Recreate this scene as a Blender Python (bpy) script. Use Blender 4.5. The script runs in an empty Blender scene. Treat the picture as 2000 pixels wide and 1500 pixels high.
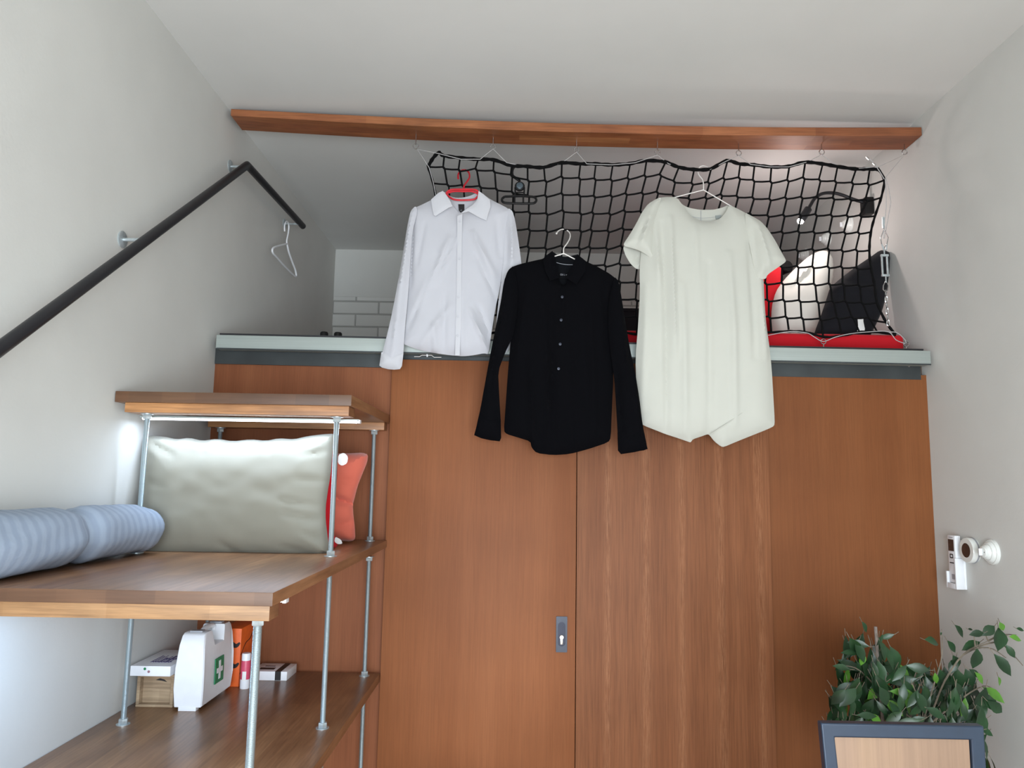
import bpy, bmesh, math, random
import numpy as np
from mathutils import Vector, Matrix, noise, geometry
R_ = math.radians
SC = bpy.context.scene
COL = SC.collection
random.seed(7)

# ---------------------------------------------------------------- camera
F = 1481.0
CAM = Vector((0, 0, 1.6))
def _basis(p=7.35, r=1.0, y=-0.25):
    p, r, y = map(R_, (p, r, y))
    fw = Vector((math.sin(y)*math.cos(p), math.cos(y)*math.cos(p), math.sin(p)))
    rt = Vector((math.cos(y), -math.sin(y), 0)); up = rt.cross(fw)
    return rt*math.cos(r)+up*math.sin(r), up*math.cos(r)-rt*math.sin(r), fw
RT, UP, FW = _basis()
cd = bpy.data.cameras.new('camera'); cam = bpy.data.objects.new('camera', cd); COL.objects.link(cam)
cd.sensor_width = 36; cd.sensor_fit = 'HORIZONTAL'; cd.lens = F/2000*36; cd.clip_start = .05
cam.matrix_world = Matrix(((RT.x, UP.x, -FW.x, CAM.x), (RT.y, UP.y, -FW.y, CAM.y), (RT.z, UP.z, -FW.z, CAM.z), (0, 0, 0, 1)))
SC.camera = cam

# survey helpers: a direction seen from the camera point meets a real plane
def ray(u, v): return RT*((u-1000)/F)+UP*((750-v)/F)+FW
def atY(u, v, Y): d = ray(u, v); return CAM+d*(Y/d.y)
def atX(u, v, X): d = ray(u, v); return CAM+d*(X/d.x)
def atZ(u, v, Z): d = ray(u, v); return CAM+d*((Z-CAM.z)/d.z)

# ---------------------------------------------------------------- world, lights, exposure
SC.view_settings.view_transform = 'Standard'; SC.view_settings.look = 'None'
SC.view_settings.gamma = 1; SC.view_settings.exposure = 0.0
SC.view_settings.use_curve_mapping = False
SC.cycles.max_bounces = 10; SC.cycles.diffuse_bounces = 6
w = bpy.data.worlds.new('world'); SC.world = w; w.use_nodes = True
w.node_tree.nodes['Background'].inputs[0].default_value = (.75, .87, 1, 1)
w.node_tree.nodes['Background'].inputs[1].default_value = 1.5
def area(name, loc, rot, sx, sy, power, col):
    l = bpy.data.lights.new(name, 'AREA'); l.shape = 'RECTANGLE'; l.size = sx; l.size_y = sy; l.energy = power; l.color = col
    o = bpy.data.objects.new(name, l); COL.objects.link(o); o.location = loc; o.rotation_euler = rot; return o
# daylight through the glazed balcony door in the wall behind the camera
DAY = area('window_daylight', (.15, -1.28, 1.1), (R_(103), 0, 0), 2.5, 2.0, 122, (.98, 1, .965))
SKYL = area('window_skylight_low', (.1, -1.26, 1.15), (R_(62), 0, R_(14)), 2.2, 2.0, 105, (.66, .82, 1))

# ---------------------------------------------------------------- materials
def lin(c): return tuple(((x/255)/12.92 if x/255 <= .04045 else ((x/255+.055)/1.055)**2.4) for x in c)+(1,)
def nt(name, rough=.6, metal=0, spec=.5):
    m = bpy.data.materials.new(name); m.use_nodes = True; t = m.node_tree; b = t.nodes['Principled BSDF']
    b.inputs['Roughness'].default_value = rough; b.inputs['Metallic'].default_value = metal
    b.inputs['Specular IOR Level'].default_value = spec
    return m, t, b
def N(t, k, **kw):
    n = t.nodes.new(k)
    for a, v in kw.items(): setattr(n, a, v)
    return n
def coords(t, scale, rot=(0, 0, 0), loc=(0, 0, 0)):
    c = N(t, 'ShaderNodeTexCoord'); mp = N(t, 'ShaderNodeMapping'); t.links.new(c.outputs['Object'], mp.inputs[0])
    mp.inputs['Scale'].default_value = scale; mp.inputs['Rotation'].default_value = rot; mp.inputs['Location'].default_value = loc
    return mp.outputs[0]
def tnoise(t, vec, sc=1, det=3, rough=.55, dist=0):
    n = N(t, 'ShaderNodeTexNoise'); t.links.new(vec, n.inputs['Vector']); n.inputs['Scale'].default_value = sc
    n.inputs['Detail'].default_value = det; n.inputs['Roughness'].default_value = rough; n.inputs['Distortion'].default_value = dist
    return n.outputs['Fac']
def ramp(t, fac, stops):
    r = N(t, 'ShaderNodeValToRGB'); t.links.new(fac, r.inputs[0]); e = r.color_ramp.elements
    while len(e) < len(stops): e.new(.5)
    for i, (p, c) in enumerate(stops): e[i].position = p; e[i].color = lin(c)
    return r.outputs[0]
def mix(t, a, b, fac, mode='MIX'):
    m = N(t, 'ShaderNodeMix', data_type='RGBA', blend_type=mode)
    for s, v in ((0, fac), (6, a), (7, b)):
        if isinstance(v, (float, int)): m.inputs[s].default_value = v
        elif isinstance(v, tuple): m.inputs[s].default_value = v
        else: t.links.new(v, m.inputs[s])
    return m.outputs[2]
def bump(t, b, h, dist=.002, st=.5):
    n = N(t, 'ShaderNodeBump'); n.inputs['Distance'].default_value = dist; n.inputs['Strength'].default_value = st
    t.links.new(h, n.inputs['Height']); t.links.new(n.outputs[0], b.inputs['Normal'])
def plain(name, rgb, rough=.6, metal=0, var=.06, sc=30, bmp=0, bsc=200, spec=.5, stretch=(1, 1, 1)):
    m, t, b = nt(name, rough, metal, spec)
    v = coords(t, stretch); f = tnoise(t, v, sc, 3)
    lo = tuple(max(0, c*(1-var)) for c in rgb); hi = tuple(min(255, c*(1+var)) for c in rgb)
    t.links.new(ramp(t, f, [(.3, lo), (.7, hi)]), b.inputs['Base Color'])
    if bmp: bump(t, b, tnoise(t, v, bsc, 2), bmp)
    return m
def emit(name, rgb, st):
    m, t, b = nt(name); b.inputs['Emission Color'].default_value = lin(rgb); b.inputs['Emission Strength'].default_value = st
    b.inputs['Base Color'].default_value = lin(rgb); return m

def veneer(name, a, b_, c, band=9, fine=1.0, cathed=0.0, rough=.55):
    m, t, b = nt(name, rough, spec=.2)
    v1 = coords(t, (band, band, .35)); f1 = tnoise(t, v1, 1, 2, .5)
    v2 = coords(t, (210, 210, 5)); f2 = tnoise(t, v2, 1, 3, .6)
    col = ramp(t, f1, [(.25, a), (.5, b_), (.75, c)])
    g = ramp(t, f2, [(.3, (150, 150, 150)), (.62, (255, 255, 255))])
    col = mix(t, col, g, .45*fine, 'MULTIPLY')
    v4 = coords(t, (1.1, 1.1, 1.6)); f4 = tnoise(t, v4, 1, 2)
    col = mix(t, col, ramp(t, f4, [(.3, (205, 200, 195)), (.7, (255, 255, 255))]), .7, 'MULTIPLY')
    if cathed:
        v3 = coords(t, (1, 1, .05)); wv = N(t, 'ShaderNodeTexWave', wave_type='BANDS', bands_direction='X')
        t.links.new(v3, wv.inputs['Vector']); wv.inputs['Scale'].default_value = 1.98; wv.inputs['Distortion'].default_value = 1.1
        wv.inputs['Detail'].default_value = 3; wv.inputs['Detail Scale'].default_value = 6
        streak = N(t, 'ShaderNodeMath', operation='POWER'); t.links.new(wv.outputs['Fac'], streak.inputs[0]); streak.inputs[1].default_value = 9
        ff = N(t, 'ShaderNodeMath', operation='MULTIPLY'); t.links.new(streak.outputs[0], ff.inputs[0])
        v5 = coords(t, (330, 330, 14)); t.links.new(ramp(t, tnoise(t, v5, 1, 3, .7), [(.42, (0, 0, 0)), (.62, (255, 255, 255))]), ff.inputs[1])
        fs = N(t, 'ShaderNodeMath', operation='MULTIPLY'); t.links.new(ff.outputs[0], fs.inputs[0]); fs.inputs[1].default_value = cathed
        col = mix(t, col, lin((174, 124, 90)), fs.outputs[0])
    t.links.new(col, b.inputs['Base Color']); bump(t, b, f2, .0006, .35)
    return m
def staves(name, cols, rot, bw=.9, rh=.075, rough=.34, grain=.5, sc=1):
    """glued staves running along local X after rot, one tone per stave"""
    m, t, b = nt(name, rough)
    v = coords(t, (1, 1, 1), rot)
    br = N(t, 'ShaderNodeTexBrick'); t.links.new(v, br.inputs['Vector']); br.offset = .37
    br.inputs['Color1'].default_value = (0, 0, 0, 1); br.inputs['Color2'].default_value = (1, 1, 1, 1)
    br.inputs['Mortar'].default_value = (.3, .3, .3, 1); br.inputs['Mortar Size'].default_value = 0
    br.inputs['Scale'].default_value = 1; br.inputs['Brick Width'].default_value = bw; br.inputs['Row Height'].default_value = rh
    col = ramp(t, br.outputs['Color'], [(i/(len(cols)-1), c) for i, c in enumerate(cols)])
    mp = N(t, 'ShaderNodeMapping'); t.links.new(v, mp.inputs[0]); mp.inputs['Scale'].default_value = (6, 120, 120)
    f = tnoise(t, mp.outputs[0], 1, 4, .6)
    col = mix(t, col, ramp(t, f, [(.3, (140, 130, 125)), (.65, (255, 255, 255))]), grain, 'MULTIPLY')
    mp2 = N(t, 'ShaderNodeMapping'); t.links.new(v, mp2.inputs[0]); mp2.inputs['Scale'].default_value = (3, 9, 9)
    col = mix(t, col, ramp(t, tnoise(t, mp2.outputs[0], 1, 3), [(.3, (190, 180, 172)), (.7, (255, 255, 255))]), .8, 'MULTIPLY')
    t.links.new(col, b.inputs['Base Color']); bump(t, b, f, .0004, .3)
    return m

M = {}
M['wall'] = plain('painted_plaster', (204, 204, 200), .85, var=.012, sc=3, bmp=.0006, bsc=90, spec=.2)
M['ceil'] = plain('ceiling_paint', (208, 208, 205), .9, var=.01, sc=2, spec=.15)
M['loftfloor'] = plain('loft_floor_bounce_cut', (92, 78, 66), .95, var=.1, sc=60)  # hidden loft floor, made dark brown to cut bounced light
def brickwall():
    m, t, b = nt('white_painted_brick', .8, spec=.2)
    v = coords(t, (1, 1, 1), (R_(90), 0, 0))
    br = N(t, 'ShaderNodeTexBrick'); t.links.new(v, br.inputs['Vector'])
    br.inputs['Color1'].default_value = lin((212, 212, 208)); br.inputs['Color2'].default_value = lin((202, 202, 198))
    br.inputs['Mortar'].default_value = lin((176, 176, 172)); br.inputs['Scale'].default_value = 1
    br.inputs['Mortar Size'].default_value = .006; br.inputs['Mortar Smooth'].default_value = .5
    br.inputs['Brick Width'].default_value = .33; br.inputs['Row Height'].default_value = .0925
    t.links.new(br.outputs['Color'], b.inputs['Base Color'])
    inv = N(t, 'ShaderNodeMath', operation='SUBTRACT'); inv.inputs[0].default_value = 1; t.links.new(br.outputs['Fac'], inv.inputs[1])
    bump(t, b, inv.outputs[0], .012, .8)
    return m
M['brick'] = brickwall()
M['door_a'] = veneer('stained_oak_veneer', (134, 80, 47), (141, 86, 52), (150, 94, 59), band=7, fine=.4)
M['door_b'] = veneer('open_grain_oak_veneer', (131, 81, 51), (139, 88, 57), (149, 97, 65), band=12, fine=.85, cathed=.38)
M['panel'] = veneer('amber_oak_panel', (124, 73, 40), (131, 79, 44), (140, 87, 51), band=6, fine=.4)
M['lpanel'] = veneer('reddish_oak_panel', (136, 80, 50), (146, 88, 57), (156, 97, 64), band=10, fine=.5)
M['board'] = staves('oiled_acacia_board', [(146, 104, 72), (162, 118, 82), (152, 110, 78), (170, 126, 88), (148, 106, 74)], (0, 0, R_(90)), bw=.8, rh=.062, rough=.33)
M['edge'] = staves('acacia_front_rail', [(166, 126, 84), (182, 142, 99), (172, 132, 90), (188, 150, 108)], (R_(90), 0, 0), bw=.23, rh=.2, rough=.5, grain=.6)
M['edge_top'] = staves('acacia_front_rail_warm', [(186, 132, 84), (200, 146, 96), (178, 124, 78)], (R_(90), 0, 0), bw=.36, rh=.2, rough=.5, grain=.6)
M['beam'] = staves('acacia_beam', [(150, 88, 54), (172, 108, 68), (160, 96, 58), (188, 126, 80)], (0, 0, 0), bw=.5, rh=.05, rough=.55, grain=.5)
M['chairwood'] = veneer('pale_oak_panel', (138, 114, 96), (150, 124, 104), (158, 131, 107), band=12, fine=.35)
M['floor'] = staves('oak_floor', [(150, 112, 76), (170, 130, 92), (160, 120, 82)], (0, 0, R_(90)), bw=1.2, rh=.14, rough=.4)
M['alu'] = plain('brushed_aluminium', (166, 174, 170), .5, .4, var=.03, sc=4, stretch=(.5, 30, 60))
M['steelbar'] = plain('dark_mill_steel', (58, 62, 63), .5, .3, var=.12, sc=6)
M['blackmetal'] = plain('black_powder_coat', (30, 30, 34), .42, .2, var=.06, sc=60)
M['zinc'] = plain('zinc_plated_steel', (188, 197, 200), .35, .6, var=.08, sc=40)
def threaded():
    m, t, b = nt('threaded_zinc_rod', .33, .75)
    v = coords(t, (1, 1, 1)); wv = N(t, 'ShaderNodeTexWave', wave_type='BANDS', bands_direction='Z'); t.links.new(v, wv.inputs['Vector'])
    wv.inputs['Scale'].default_value = 160
    b.inputs['Base Color'].default_value = lin((178, 194, 200)); bump(t, b, wv.outputs['Fac'], .001, .6)
    return m
M['rod'] = threaded()
M['chrome'] = plain('polished_steel', (205, 208, 210), .18, 1, var=.04)
M['wire'] = plain('steel_cable_grey', (182, 180, 180), .5, .3, var=.1, sc=400)
M['rope'] = plain('black_polypropylene_rope', (9, 9, 10), .8, var=.25, sc=300, bmp=.001, bsc=900, spec=.12)
def cloth(name, rgb, rough=.85, var=.004, wv=.0003, sheen=.1):
    m = plain(name, rgb, rough, var=var, sc=14, bmp=wv, bsc=700, spec=.2)
    m.node_tree.nodes['Principled BSDF'].inputs['Sheen Weight'].default_value = sheen
    return m
M['whitecot'] = cloth('white_cotton', (184, 184, 190))
M['whitecot2'] = cloth('white_cotton_doubled', (190, 190, 195))
M['ivory'] = cloth('ivory_crepe', (187, 187, 178))
M['blackcot'] = cloth('black_cotton', (7, 7, 10), .95, sheen=0)
M['blackin'] = cloth('black_cotton_inside', (18, 19, 22), .95, sheen=0)
M['beige'] = cloth('grey_beige_cotton', (138, 136, 125), .7)
M['red'] = cloth('red_cotton', (188, 22, 34))
M['coral'] = cloth('coral_velvet', (206, 104, 84), sheen=.4)
M['pillow'] = cloth('white_pillow_cotton', (224, 222, 214))
M['navyblack'] = cloth('black_cushion_cotton', (22, 22, 27), sheen=.05)
for k in ('blackcot', 'blackin'):
    M[k].node_tree.nodes['Principled BSDF'].inputs['Specular IOR Level'].default_value = .06
def stripes():
    m, t, b = nt('blue_grey_striped_satin', .7, spec=.25)
    v = coords(t, (1, 1, 1)); wv = N(t, 'ShaderNodeTexWave', wave_type='BANDS', bands_direction='Y'); t.links.new(v, wv.inputs['Vector'])
    wv.inputs['Scale'].default_value = 8; wv.inputs['Distortion'].default_value = .3
    t.links.new(ramp(t, wv.outputs['Fac'], [(.2, (144, 158, 178)), (.8, (155, 169, 188))]), b.inputs['Base Color'])
    bump(t, b, tnoise(t, v, 40, 2), .003, .4); return m
M['bolster'] = stripes()
M['redplastic'] = plain('red_plastic', (196, 40, 52), .35)
M['blackplastic'] = plain('black_plastic', (13, 13, 15), .45, spec=.3)
M['knob'] = plain('dark_smoked_plastic', (70, 82, 90), .2, .3)
M['whiteplastic'] = plain('white_plastic', (228, 230, 234), .35, var=.01)
M['whitewire'] = plain('white_coated_wire', (226, 222, 218), .4, var=.02)
M['greyplastic'] = plain('grey_plastic', (150, 152, 158), .4)
M['green'] = plain('green_print', (18, 122, 74), .5, var=.03)
M['purple'] = plain('purple_print', (74, 66, 120), .5, var=.05)
M['dotred'] = plain('mauve_dot', (150, 110, 120), .5)
M['orange'] = plain('orange_card', (222, 96, 30), .5, var=.05)
M['ink'] = plain('black_print', (24, 22, 24), .5)
M['pink'] = plain('pink_print', (206, 76, 104), .4, var=.04)
M['crate'] = staves('rough_crate_wood', [(176, 152, 122), (196, 172, 140), (164, 140, 112)], (R_(90), 0, 0), bw=.3, rh=.055, rough=.8)
M['screen'] = plain('dark_display', (62, 46, 40), .25)
M['brass'] = plain('nickel_lock', (214, 206, 196), .3, .8)
M['handle'] = plain('dark_blue_black_plate', (44, 48, 60), .4, .3)
M['handle_in'] = plain('dark_recess', (38, 40, 58), .5, .2)
M['porcelain'] = plain('white_porcelain', (222, 224, 220), .15, var=.01)
M['bluesteel'] = plain('blue_grey_enamel', (38, 50, 66), .38, .25, var=.04)
M['leaf'] = plain('ficus_leaf_dark', (30, 58, 32), .35, var=.3, sc=8)
M['leaf2'] = plain('ficus_leaf_young', (84, 134, 46), .35, var=.2, sc=8)
M['bark'] = plain('ficus_bark', (110, 100, 86), .8, var=.15, sc=60)
M['stake'] = plain('grey_stake', (140, 128, 120), .7, var=.1, sc=60)
M['pot'] = plain('terracotta_glaze', (190, 186, 178), .5)
M['soil'] = plain('potting_soil', (52, 40, 32), .95, var=.3, sc=60)
M['led'] = emit('led_strip_on', (240, 246, 255), 9)
M['bulb'] = emit('reading_lamp_led', (255, 240, 225), 60)
M['tagw'] = plain('white_satin_tag', (230, 230, 228), .6, var=.02)
M['taggrey'] = plain('grey_printed_tag', (140, 146, 144), .6)
M['tagtext'] = plain('light_tag_print', (165, 168, 176), .6)
for k in ('leaf', 'leaf2'):
    M[k].node_tree.nodes['Principled BSDF'].inputs['Transmission Weight'].default_value = .0

# ---------------------------------------------------------------- builders
def props(o, label=None, cat=None, group=None, kind=None):
    if label: o['label'] = label
    if cat: o['category'] = cat
    if group: o['group'] = group
    if kind: o['kind'] = kind
    return o
def thing(name, label, cat, loc=(0, 0, 0), group=None):
    o = bpy.data.objects.new(name, None); COL.objects.link(o); o.location = loc; o.empty_display_size = .05
    return props(o, label, cat, group)
def wloc(o):
    v = Vector((0, 0, 0))
    while o is not None: v += o.location; o = o.parent
    return v
class MB:
    """collects vertices and faces in world coordinates"""
    def __init__(s): s.v = []; s.f = []; s.mi = []; s.sm = []
    def add(s, vs, fs, mi=0, smooth=False):
        n = len(s.v); s.v += [tuple(p) for p in vs]; s.f += [tuple(i+n for i in f) for f in fs]
        s.mi += [mi]*len(fs); s.sm += [smooth]*len(fs); return s
    def box(s, a, b, bev=0, mi=0, seg=2):
        a, b = Vector(a), Vector(b)
        lo = Vector(map(min, a, b)); hi = Vector(map(max, a, b))
        bm = bmesh.new(); bmesh.ops.create_cube(bm, size=1)
        for q in bm.verts: q.co = Vector(((lo.x+hi.x)/2+q.co.x*(hi.x-lo.x), (lo.y+hi.y)/2+q.co.y*(hi.y-lo.y), (lo.z+hi.z)/2+q.co.z*(hi.z-lo.z)))
        if bev: bmesh.ops.bevel(bm, geom=list(bm.edges), offset=min(bev, .45*min(hi-lo)), segments=seg, profile=.6, affect='EDGES')
        return s.bm(bm, mi, bool(bev))
    def bm(s, bm, mi=0, smooth=False):
        bm.verts.index_update(); s.add([q.co.copy() for q in bm.verts], [[q.index for q in f.verts] for f in bm.faces], mi, smooth); bm.free(); return s
    def tube(s, pts, r, seg=8, mi=0, closed=False, smooth=True, cap=True, flat=None):
        pts = [Vector(p) for p in pts]; n = len(pts); rs = r if isinstance(r, (list, tuple)) else [r]*n
        vs = []; prev = None
        for i, p in enumerate(pts):
            if closed: d = pts[(i+1) % n]-pts[i-1]
            else: d = pts[min(i+1, n-1)]-pts[max(i-1, 0)]
            d.normalize()
            if prev is None:
                a = d.cross(Vector((0, 0, 1)));
                if a.length < .05: a = d.cross(Vector((0, 1, 0)))
            else: a = prev-d*prev.dot(d)
            a.normalize(); prev = a; b = d.cross(a)
            for k in range(seg):
                t = 2*math.pi*(k+.5)/seg; f = flat or 1
                vs.append(p+(a*math.cos(t)+b*math.sin(t)*f)*rs[i])
        fs = []
        m = n if closed else n-1
        for i in range(m):
            j = (i+1) % n
            for k in range(seg): fs.append((i*seg+k, i*seg+(k+1) % seg, j*seg+(k+1) % seg, j*seg+k))
        if not closed and cap: fs += [tuple(range(seg))[::-1], tuple((n-1)*seg+k for k in range(seg))]
        return s.add(vs, fs, mi, smooth)
    def lathe(s, prof, o, axis=(0, 0, 1), seg=24, mi=0, smooth=True):
        """profile of (radius, height along axis) from point o"""
        ax = Vector(axis).normalized(); a = ax.orthogonal().normalized(); b = ax.cross(a); o = Vector(o); vs = []; fs = []
        for r, h in prof:
            for k in range(seg): t = 2*math.pi*k/seg; vs.append(o+ax*h+(a*math.cos(t)+b*math.sin(t))*max(r, 1e-5))
        for i in range(len(prof)-1):
            for k in range(seg): fs.append((i*seg+k, i*seg+(k+1) % seg, (i+1)*seg+(k+1) % seg, (i+1)*seg+k))
        fs += [tuple(range(seg))[::-1], tuple((len(prof)-1)*seg+k for k in range(seg))]
        return s.add(vs, fs, mi, smooth)
    def prism(s, poly, ext, mi=0, bev=0):
        """polygon of 3D points extruded by vector ext"""
        bm = bmesh.new(); vs = [bm.verts.new(p) for p in poly]; f = bm.faces.new(vs)
        r = bmesh.ops.extrude_face_region(bm, geom=[f]); nv = [g for g in r['geom'] if isinstance(g, bmesh.types.BMVert)]
        bmesh.ops.translate(bm, verts=nv, vec=Vector(ext))
        bmesh.ops.recalc_face_normals(bm, faces=bm.faces)
        if bev: bmesh.ops.bevel(bm, geom=list(bm.edges), offset=bev, segments=2, profile=.6, affect='EDGES')
        bmesh.ops.triangulate(bm, faces=[f for f in bm.faces if len(f.verts) > 4])
        return s.bm(bm, mi, False)
    def build(s, name, mat, parent=None, sub=0):
        off = wloc(parent) if parent else Vector((0, 0, 0))
        me = bpy.data.meshes.new(name)
        me.from_pydata([tuple(Vector(p)-off) for p in s.v], [], s.f); me.validate()
        for mm in (mat if isinstance(mat, (list, tuple)) else [mat]): me.materials.append(M[mm])
        if len(me.polygons) == len(s.f):
            me.polygons.foreach_set('material_index', s.mi); me.polygons.foreach_set('use_smooth', s.sm)
        bm = bmesh.new(); bm.from_mesh(me); bmesh.ops.recalc_face_normals(bm, faces=bm.faces); bm.to_mesh(me); bm.free()
        me.set_sharp_from_angle(angle=R_(38))
        o = bpy.data.objects.new(name, me); COL.objects.link(o)
        if parent: o.parent = parent
        if sub:
            q = o.modifiers.new('sub', 'SUBSURF'); q.levels = q.render_levels = sub
        return o
def copy_tree(o, parent=None):
    c = o.copy(); COL.objects.link(c); c.parent = parent
    for ch in list(o.children): copy_tree(ch, c)
    return c
def spline(pts, n=6):
    P = [Vector(p) for p in pts]; out = []
    for i in range(len(P)-1):
        a, b, c, d = P[max(i-1, 0)], P[i], P[i+1], P[min(i+2, len(P)-1)]
        for k in range(n):
            t = k/n
            out.append(.5*((2*b)+(c-a)*t+(2*a-5*b+4*c-d)*t*t+(3*b-a-3*c+d)*t**3))
    return out+[P[-1]]

def densify(poly, h):
    out = []; n = len(poly)
    for i in range(n):
        a, b = poly[i], poly[(i+1) % n]; L = math.dist(a, b); k = max(1, int(round(L/h)))
        for j in range(k): out.append((a[0]+(b[0]-a[0])*j/k, a[1]+(b[1]-a[1])*j/k))
    return out
def chaikin(poly, it=1, q=.25):
    for _ in range(it):
        n = len(poly); o = []
        for i in range(n):
            a, b = poly[i], poly[(i+1) % n]
            o += [(a[0]*(1-q)+b[0]*q, a[1]*(1-q)+b[1]*q), (a[0]*q+b[0]*(1-q), a[1]*q+b[1]*(1-q))]
        poly = o
    return poly
def segdist(P, A, B):
    d = B-A; L = (d**2).sum(1)+1e-12
    t = np.clip(((P[:, None, :]-A[None])*d[None]).sum(2)/L[None], 0, 1)
    q = A[None]+t[..., None]*d[None]
    return np.sqrt(((P[:, None, :]-q)**2).sum(2)), t
def inside(P, poly):
    x, y = P[:, 0], P[:, 1]; c = np.zeros(len(P), bool); n = len(poly); j = n-1
    for i in range(n):
        xi, yi = poly[i]; xj, yj = poly[j]
        k = ((yi > y) != (yj > y)) & (x < (xj-xi)*(y-yi)/((yj-yi) or 1e-12)+xi); c ^= k; j = i
    return c
def puff(name, mat, parent, px, T, Y=lambda x, z: 3.15, h=.012, prof=.04, back=1.0, folds=(), rnd=(0, 1, 1), smooth=1, wrinkle=0, mirror=None, front=0.0, kind='cloth'):
    """soft sheet body: outline surveyed on a surface, front and back skins that part by up to T in the middle;
    folds = (x0,y0,x1,y1,width_m,amp_m) ridges (+ towards the room) given by their end points"""
    def w2(u, v):
        y = Y(0, 2.3)
        for _ in range(4): p = atY(u, v, y); y = Y(p.x, p.z)
        return (p.x, p.z)
    poly = [w2(*p) for p in px]
    if smooth: poly = chaikin(poly, smooth, .2)
    poly = densify(poly, h)
    PB = np.array(poly); lo, hi = PB.min(0), PB.max(0)
    gx, gz = np.meshgrid(np.arange(lo[0], hi[0], h), np.arange(lo[1], hi[1], h*.9))
    gx = gx+(np.arange(gx.shape[0]) % 2)[:, None]*h*.5
    G = np.stack([gx.ravel(), gz.ravel()], 1); G = G[inside(G, poly)]
    A = PB; B = np.roll(PB, -1, 0)
    if len(G):
        dd = segdist(G, A, B)[0].min(1); G = G[dd > h*.55]
    nb = len(poly); allp = [Vector(p) for p in poly]+[Vector(p) for p in G]
    vs, _, fs, *_r = geometry.delaunay_2d_cdt(allp, [(i, (i+1) % nb) for i in range(nb)], [list(range(nb))], 1, 1e-6)
    V2 = np.array([(v.x, v.y) for v in vs]); D = segdist(V2, A, B)[0].min(1); D[D < 1e-5] = 0
    if kind == 'cushion':
        k = np.clip(D/prof, 0, 1); base = T*np.sqrt(np.clip(1-(1-k)**2, 0, 1))
    else: base = T*(1-np.exp(-D/prof))
    disp = np.zeros(len(V2))
    for (x0, y0, x1, y1, wd, am) in folds:
        wd = max(wd, h*1.05)
        a = np.array([w2(x0, y0)]); b = np.array([w2(x1, y1)])
        d, t = segdist(V2, a, b); d = d[:, 0]; t = t[:, 0]
        disp += 1.6*am*np.exp(-(d/wd)**2)*(.35+.65*np.sin(np.clip(t, .02, .98)*math.pi)**.6)
    if wrinkle:
        for i, (x, z) in enumerate(V2):
            disp[i] += wrinkle*noise.noise(Vector((x*rnd[0]+3, z*rnd[1], rnd[2])))
    edge = np.clip(D/.012, 0, 1)
    yb = np.array([Y(x, z) for x, z in V2])
    isb = D < 1e-5
    fr = [(V2[i, 0], yb[i]-base[i]-(disp[i]+front)*edge[i]-.0012, V2[i, 1]) for i in range(len(V2))]
    bk = [(V2[i, 0], yb[i]+base[i]*back-disp[i]*edge[i]*.5*(1 if kind == 'cloth' else 0)+.0012, V2[i, 1]) for i in range(len(V2))]
    n = len(V2); F_ = [tuple(f) for f in fs]
    # rim
    cnt = {}
    for f in F_:
        for i in range(len(f)):
            e = (f[i], f[(i+1) % len(f)]); cnt[tuple(sorted(e))] = cnt.get(tuple(sorted(e)), [])+[e]
    rim = [(e[0][0], e[0][1]) for e in cnt.values() if len(e) == 1]
    faces = F_+[tuple(n+i for i in f[::-1]) for f in F_]+[(b_, a_, a_+n, b_+n) for a_, b_ in rim]
    mb = MB(); mb.add(fr+bk, faces, 0, True)
    return mb.build(name, mat, parent)

# ================================================================ THE ROOM
XL, XR, ZC, YB, YW = -1.318, 1.79, 3.25, 5.33, -1.35
PF = 3.285                                   # face of the fixed wooden panels
def struct(name, mb, mat, parent=None):
    return props(mb.build(name, mat, parent), kind='structure')
struct('wall_left', MB().box((XL-.15, YW-.15, -.1), (XL, YB+.15, ZC+.1)), 'wall')
struct('wall_right', MB().box((XR, YW-.15, -.1), (XR+.15, YB+.15, ZC+.1)), 'wall')
struct('wall_back', MB().box((XL, YB, 0), (XR, YB+.15, ZC)), 'brick')
struct('ceiling', MB().box((XL-.15, YW-.15, ZC), (XR+.15, YB+.15, ZC+.15)), 'ceil')
struct('floor', MB().box((XL-.15, YW-.15, -.1), (XR+.15, YB+.15, 0)), 'floor')
# smooth plaster on the upper part of the loft's end wall
struct('trim_1', MB().box((XL, YB-.004, 2.9), (XR, YB, ZC)), 'wall')
# wall behind the camera with the glazed balcony door
WX0, WX1, WZ1 = -1.15, 1.45, 2.3
fr = MB()
fr.box((XL, YW-.15, 0), (WX0, YW, ZC)); fr.box((WX1, YW-.15, 0), (XR, YW, ZC)); fr.box((WX0, YW-.15, WZ1), (WX1, YW, ZC))
struct('wall_front', fr, 'wall')
wf = struct('window_1', MB().box((WX0, YW-.1, 0), (WX0+.06, YW-.04, WZ1)).box((WX1-.06, YW-.1, 0), (WX1, YW-.04, WZ1)).box((WX0, YW-.1, WZ1-.06), (WX1, YW-.04, WZ1)).box((WX0, YW-.1, 0), (WX1, YW-.04, .08)).box((.4, YW-.1, 0), (.47, YW-.04, WZ1)), 'whiteplastic')
# loft floor
struct('floor_loft', MB().box((XL, 3.31, 2.1), (XR, YB, 2.2)), 'loftfloor')
# space behind the doors is closed
TL = lambda x: 2.2-.006*(x+1.3)              # the loft edge drops a few mm to the right

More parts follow.
